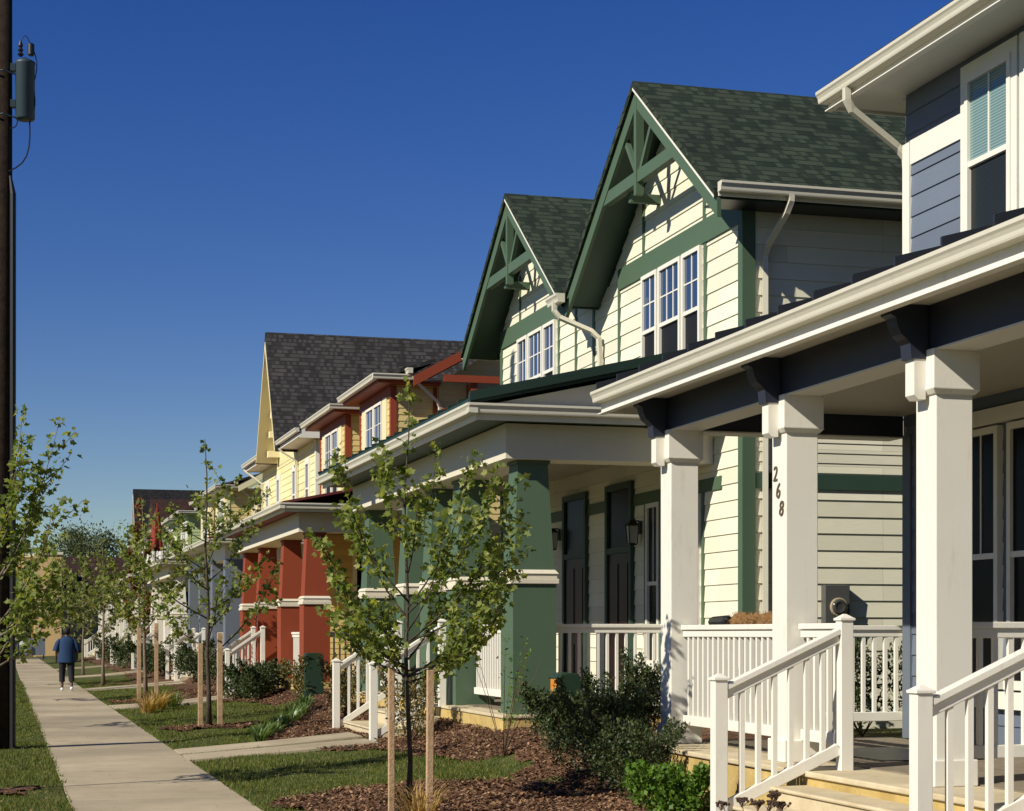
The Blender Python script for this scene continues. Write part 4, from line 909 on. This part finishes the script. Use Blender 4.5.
# tall weedy stalks in front of the green corner post
t=thing('weedy_shrub',(5.25,18.9,H(5.25,18.9)),'bare twiggy sapling with few leaves in front of the green corner post','shrub')
m=MB(); P=[];D=[]
for i in range(11):
    a=rng.uniform(0,6.28); l=rng.uniform(.25,.75); hh=rng.uniform(.7,1.35); c=curve((5.25,18.9,.25),(5.25+math.cos(a)*l,18.9+math.sin(a)*l,.25+hh),(0,0,.05),6); m.tube(c,[.006-.0007*k for k in range(7)],4)
    if i%2==0:
        for q in c[2:]:
            for _ in range(7): P.append(tuple(q+Vector(rng.normal(0,.03,3)))); D.append((rng.normal(),rng.normal(),.4))
m.build('stem','twig',t,uv=False); small_leaves(np.array(P),np.array(D),.05,'foliage','bright',t,(5.25,18.9,H(5.25,18.9)))
# dried flower heads at the bottom edge
t=thing('dried_flowers',(4.62,10.7,H(4.62,10.7)),'dark dried flower heads on thin stalks below the steps at the bottom edge','flowers')
m=MB(); hd=MB()
for i in range(9):
    a=rng.uniform(0,6.28); l=rng.uniform(.05,.24); hh=rng.uniform(.38,.52); e=Vector((4.62+math.cos(a)*l,10.7+math.sin(a)*l,.08+hh)); m.tube(curve((4.62,10.7,.05),e,(0,0,.03),5),.003,4)
    for k in range(16):
        q=e+Vector(rng.normal(0,.022,3)); q.z=e.z+rng.normal(0,.008); hd.lathe(q,[(.002,-.012),(.012,0),(.004,.008)],5); m.tube([e-Vector((0,0,.05)),q],.0015,3)
m.build('stalk','twig',t,uv=False); hd.build('flower_head','seed',t,uv=False)
# fallen leaves and clippings on lawn, bed and sidewalk
x,y=scatter(5200,-.9,5.6,12,60,lambda x,y:np.ones(len(x),bool),1.6); kp=(lawn(x,y)&(rng.uniform(0,1,len(x))<.75))|inbed(x,y)|(rng.uniform(0,1,len(x))<.10); x,y=x[kp],y[kp]; n=len(x)
z=np.where((x>.6)&(x<2.27),.014,Hn(x,y)+.035); P=np.stack([x,y,z],1); a=rng.uniform(0,6.28,n); D=np.stack([np.cos(a),np.sin(a),rng.uniform(-.05,.3,n)],1)
s_=(.028*rng.uniform(.5,1.3,n))[:,None]; W=np.stack([-np.sin(a),np.cos(a),rng.uniform(-.3,.3,n)],1)
V=np.stack([P,P+D*s_*.5+W*s_*.35,P+D*s_,P+D*s_*.5-W*s_*.35],1).reshape(-1,3)
tag(raw('fallen_leaves',V,np.arange(n*4).reshape(-1,4),'litter'),'dry fallen leaves scattered over lawn and sidewalk','leaf litter',kind='stuff')
blades(16000,-.9,5.6,12,45,1.8,.085,.006,'tall_weeds','grass',label='taller tufts and weeds in the lawn',cat='weeds',fn=lambda x,y:lawn(x,y)&((np.sin(x*7.3+y*2.1)*np.sin(y*5.9-x*3.3))>.55))
# ================================================================ STREET THINGS
up=thing('utility_pole',(-.02,26,0),'dark wooden utility pole at the left edge of the photo','pole')
m=MB(); m.tube([(-.03,26,-.3),(-.02,26,5),(.0,26,12.5)],[.155,.15,.13],18); m.build('pole_shaft','pole',up,smooth=True)
MB().tube([(.13,25.9,0),(.135,25.9,7.7),(.10,25.9,7.95)],[.045,.045,.02],8).build('conduit','black',up)
m=MB(); 
for z in (8.75,9.35): m.tube([(-.18,25.86,z),(0,25.80,z+.03),(.2,25.88,z)],.012,5)
m.build('band','galv',up)
tf=thing('transformer',(.27,25.9,8.7),'pale grey-blue transformer can hanging high on the utility pole','transformer')
MB().lathe((.30,25.9,8.74),[(.12,0),(.134,.02),(.134,.76),(.14,.77),(.14,.80),(.09,.83),(.03,.86)],22).build('tank','galv',tf,smooth=True)
MB().lathe((.24,25.85,9.6),[(.02,0),(.045,.03),(.02,.06),(.04,.09),(.02,.12),(.035,.15),(.012,.22)],10).lathe((.38,25.85,9.62),[(.03,0),(.045,.02),(.045,.16),(.02,.18)],10).build('bushing','black',tf)
m=MB(); m.tube(curve((.38,25.85,9.78),(.43,25.85,9.3),(.05,0,0)),.008,5).tube(curve((.40,25.85,9.2),(.36,25.85,8.7),(.05,0,0)),.010,5).tube(curve((.36,25.85,8.7),(.08,25.85,8.0),(.10,0,-.12)),.011,5).tube(curve((.24,25.85,9.8),(.38,25.85,9.75),(0,0,.12)),.006,5).tube(curve((.2,25.85,8.78),(.1,25.85,8.6),(.03,0,-.05)),.009,5)
m.build('wire','black',tf); MB().box(.10,.17,25.85,25.95,8.9,9.0).box(.10,.17,25.85,25.95,9.4,9.5).build('mounting_bracket','galv',tf)
def pedestal(x,y,w_,z1,label,sticker=False):
    z0=H(x,y); t=thing('utility_box',(x,y,z0),label,'utility box','green utility boxes in the beds')
    m=MB().prism([(x-w_/2,y-.12,z0-.05),(x+w_/2,y-.12,z0-.05),(x+w_/2,y-.12,z1-.06),(x+w_/2-.04,y-.12,z1-.01),(x,y-.12,z1),(x-w_/2+.04,y-.12,z1-.01),(x-w_/2,y-.12,z1-.06)],(0,.26,0)); m.build('box_shell','utility',t,bev=.012)
    MB().box(x-w_/2-.004,x-w_/2-.001,y-.10,y+.12,z1-.30,z1-.07).build('warning_label','orange' if sticker else 'utility',t)
pedestal(5.78,18.3,.27,1.19,'green utility box with an orange sticker among the dark shrubs',True); pedestal(5.62,33.6,.36,1.25,'plain green utility box in front of the red corner post')
# coir planter on the porch rail
t=thing('coir_planter',(6.33,14.5,1.6),'brown coir-lined planter hung inside the first white porch rail','planter')
m=MB(); 
m.lathe((6.30,13.75,1.71),[(.02,0)]+[(.062+.012*math.sin(k*1.7)+.008*math.sin(k*4.1),.04+k*.04) for k in range(30)]+[(.02,1.26)],14,'Y')
for i,v in enumerate(m.v): m.v[i]=(v[0]+rng.normal(0,.006),v[1],v[2]+rng.normal(0,.008))
for k in range(420):
    a=rng.uniform(0,6.28); yy=13.78+rng.uniform(0,1.2); r_=.065; d=Vector((math.cos(a),rng.normal(0,.8),math.sin(a)))*.025; b=Vector((6.30+math.cos(a)*r_,yy,1.71+math.sin(a)*r_)); m.tube([b,b+d],.0022,3)
m.build('coir_liner','coir',t)
MB().tube([(6.30,13.7,1.68),(6.30,15.45,1.68)],.02,6).lathe((6.30,15.06,1.71),[(.05,0),(.06,.05),(.05,.4)],8,'Y').build('frame','black',t)
t=thing('door_mat',(7.2,13.6,.58),'dark slatted mat lying on the near porch floor','mat'); MB().box(6.7,7.6,12.9,14.4,.583,.60).build('mat','black',t)
# furled red flag
t=thing('flag',(6.1,76,0),'furled red flag on a thin pole above the far trees','flag')
MB().tube([(6.1,76,.3),(6.1,76,7.0)],.03,8).build('flag_pole','black',t)
m=MB(); prof=[(.03,6.98),(.07,6.7),(.14,6.2),(.19,5.8),(.22,5.45),(.26,5.15),(.05,5.1)]
o=len(m.v)
for r_,z in prof:
    for j in range(20):
        a=2*PI*j/20; q=r_*(1+.28*math.sin(a*5+z)); m.v.append((6.16+q*math.cos(a),76+q*math.sin(a),z+.08*math.sin(a*3)))
for i in range(len(prof)-1):
    for j in range(20): m.f.append((i*20+j,i*20+(j+1)%20,i*20+(j+1)%20+20,i*20+j+20))
m.build('cloth','flag',t,smooth=True,uv=False)
# ================================================================ PERSON
def skin_mesh(name,verts,edges,rad,mat,parent,org,sub=2):
    me=bpy.data.meshes.new(name); me.from_pydata([tuple(Vector(v)-Vector(org)) for v in verts],edges,[]); ob=bpy.data.objects.new('tmp',me); COL.objects.link(ob)
    md=ob.modifiers.new('s','SKIN'); 
    for i,r_ in enumerate(rad): me.skin_vertices[0].data[i].radius=(r_,r_) if not isinstance(r_,tuple) else r_
    me.skin_vertices[0].data[0].use_root=True
    sb=ob.modifiers.new('u','SUBSURF'); sb.levels=sub; sb.render_levels=sub
    dg=bpy.context.evaluated_depsgraph_get(); m2=bpy.data.meshes.new_from_object(ob.evaluated_get(dg)); m2.name=name; bpy.data.objects.remove(ob)
    m2.materials.clear(); m2.materials.append(M[mat])
    for p in m2.polygons: p.use_smooth=True
    o=bpy.data.objects.new(name,m2); COL.objects.link(o); o.parent=parent; return o
px,py=1.72,51.6; pe=thing('person',(px,py,.01),'person in a loose blue T-shirt and black cropped trousers walking away on the sidewalk','person'); O=(px,py,.01)
def q(a,b,c): return (px+a,py+b,.01+c)
V=[q(0,0,.95),q(0,0,1.15),q(0,.01,1.38),q(0,.015,1.50),q(0,.03,1.56),q(0,.035,1.63),q(0,.03,1.72),
   q(-.11,0,.90),q(-.12,.10,.50),q(-.13,.02,.10),q(-.13,.14,.045),
   q(.11,0,.90),q(.12,-.02,.50),q(.12,-.26,.14),q(.12,-.17,.055),
   q(-.20,.01,1.44),q(-.27,-.04,1.15),q(-.29,.06,.90),q(-.285,.10,.80),
   q(.20,.01,1.44),q(.27,.02,1.15),q(.285,.14,.93),q(.28,.19,.84)]
Ed=[(0,1),(1,2),(2,3),(3,4),(4,5),(5,6),(0,7),(7,8),(8,9),(9,10),(0,11),(11,12),(12,13),(13,14),(2,15),(15,16),(16,17),(17,18),(2,19),(19,20),(20,21),(21,22)]
Rd=[(.15,.11),(.14,.10),(.15,.10),.06,.055,.088,.070,.088,.062,.040,.035,.088,.062,.040,.035,.058,.045,.032,.030,.058,.045,.032,.030]
skin_mesh('body',V,Ed,Rd,'skin',pe,O)
def loft(rings,mat,name,par,n=18,cap=True,fold=.0):
    m=MB()
    for (cx,cy,cz,a,b) in rings:
        for j in range(n):
            t=2*PI*j/n; k=1+fold*math.sin(t*5+cz*9); m.v.append((px+cx+a*math.cos(t)*k,py+cy+b*math.sin(t)*k,.01+cz))
    for i in range(len(rings)-1):
        for j in range(n): m.f.append((i*n+j,i*n+(j+1)%n,(i+1)*n+(j+1)%n,(i+1)*n+j))
    o=m.build(name,mat,par,smooth=True,uv=False); return o
loft([(0,0,.80,.25,.17),(0,0,.95,.245,.165),(0,0,1.15,.225,.15),(0,0,1.33,.235,.145),(0,.005,1.44,.215,.12),(0,.01,1.50,.12,.085),(0,.02,1.53,.07,.07)],'shirt','shirt',pe,fold=.03)
for sg in (-1,1): loft([(sg*.305,-.01 if sg<0 else .03,1.12,.085,.09),(sg*.27,0,1.24,.085,.09),(sg*.235,0,1.36,.075,.085),(sg*.19,.01,1.45,.05,.06)],'shirt','shirt_sleeve',pe,n=12,fold=.03)
loft([(0,0,1.0,.19,.14),(0,0,.86,.205,.15),(0,0,.84,.19,.14)],'blackcloth','trouser_seat',pe)
loft([(-.10,0,.88,.115,.13),(-.115,.06,.65,.095,.105),(-.125,.085,.45,.082,.088),(-.13,.05,.26,.078,.08)],'blackcloth','trouser_leg',pe,fold=.04)
loft([(.10,0,.88,.115,.13),(.115,-.01,.65,.095,.105),(.12,-.07,.45,.082,.088),(.12,-.20,.27,.078,.08)],'blackcloth','trouser_leg',pe,fold=.04)
skin_mesh('shoe',[q(-.13,-.03,.06),q(-.13,.09,.05),q(-.135,.19,.04)],[(0,1),(1,2)],[(.048,.055),(.046,.045),(.040,.032)],'shoe',pe,O)
skin_mesh('shoe',[q(.12,-.30,.11),q(.12,-.20,.055),q(.125,-.11,.04)],[(0,1),(1,2)],[(.046,.055),(.046,.045),(.040,.034)],'shoe',pe,O)
MB().lathe((px,py+.025,.01+1.615),[(.03,-.045),(.085,-.02),(.102,.03),(.100,.08),(.075,.125),(.03,.145)],16).build('hair','hair',pe,smooth=True,uv=False)
# ================================================================ BACKGROUND
t=thing('stucco_building',(-6,139,0),'flat-roofed tan stucco building beyond the end of the sidewalk','building')
MB().box(-18,2.2,137,150,-.3,7.25).box(2.2,4.1,134.5,150,-.3,7.35).build('wall','tan',t); MB().box(-18.1,2.19,136.9,150,7.25,7.45).box(2.18,4.2,134.4,150.1,7.35,7.55).build('parapet','beamcream',t)
for x in (-8,-4,-.2): 
    f=MB().box(x,x+1.4,136.9,137.1,4.2,5.9).build('window','white',t); MB().box(x+.1,x+1.3,136.87,136.89,4.3,5.8).build('pane','glass',f)
MB().box(-12,2,136.85,136.99,.1,2.6).build('shaded_opening','dark',t)
t=thing('brown_roofed_building',(10,150,0),'long building with a brown shingle roof behind the far trees','building')
MB().box(4.3,26,146,160,-.3,4.9).build('wall','tan',t); MB().prism([(4.3,145.3,4.9),(4.3,153,8.0),(4.3,161,4.9)],(22,0,0)).build('roof','shb',t)
t=thing('notice_board',(1.3,117,0),'dark board on posts with white papers at the far end of the sidewalk','notice board')
MB().box(-.6,2.6,121-3,121-2.9,.25,1.35).build('board','slate',t); MB().box(.25,.75,117.95,117.99,.85,1.15).box(1.0,1.4,117.95,117.99,.9,1.15).build('paper','paper',t)
MB().tube([(.95,117.6,0),(.95,117.6,1.4)],.05,6).tube([(2.5,118.1,0),(2.5,118.1,.6)],.05,6).tube([(-.5,118.1,0),(-.5,118.1,.6)],.05,6).build('post','black',t)
def bigtree(x,y,h,r,label,n,size,seed,mat='far',sparse=False,z0=0,cz=.62):
    rs=np.random.default_rng(seed); t=thing('tree',(x,y,z0),label,'tree','trees beyond the end of the street')
    m=MB(); m.tube([(x,y,z0-.3),(x+.1,y,z0+h*.35),(x,y,z0+h*.6)],[h*.028,h*.02,h*.012],9); P=[];D=[]
    nb=46
    for i in range(nb):
        v=rs.standard_normal(3); v/=np.linalg.norm(v); v[2]=abs(v[2])*1.0-.25; e=np.array([x,y,z0+h*cz])+v*np.array([r,r,h*(1-cz)])*rs.uniform(.6,1.0)
        m.tube(curve((x,y,z0+h*rs.uniform(.3,.5)),tuple(e),(0,0,-h*.02),4),[h*.009,h*.006,h*.004,h*.002,h*.001],4)
        k=n//nb; sz=r*rs.uniform(.16,.30); vv=rs.standard_normal((k,3))*sz*.55; P.append(e+vv); D.append(vv+np.array([0,0,.3]))
    m.build('trunk','darkbark',t,uv=False); small_leaves(np.concatenate(P),np.concatenate(D),size,'crown',mat,t,(x,y,z0),.5)
bigtree(8.6,192,13.6,5.3,'tall feathery grey-green tree above the brown roof',9000,.34,5)
bigtree(14.5,200,11.3,4.5,'feathery tree right of the tallest one, above the brown roof',7000,.34,6)
bigtree(3.2,185,11,3.8,'darker tree left of the tallest one, above the tan building',6000,.34,7,'leafd')
bigtree(-4,180,11,5,'dark tree above the left part of the tan building',7000,.36,8,'leafd')
bigtree(24,215,12.5,6,'dark tree glimpsed right of the feathery trees',6000,.4,9,'leafd')
bigtree(-.2,100,4.9,1.9,'deep green round tree above the notice board',5200,.20,12,'leafd',z0=0)
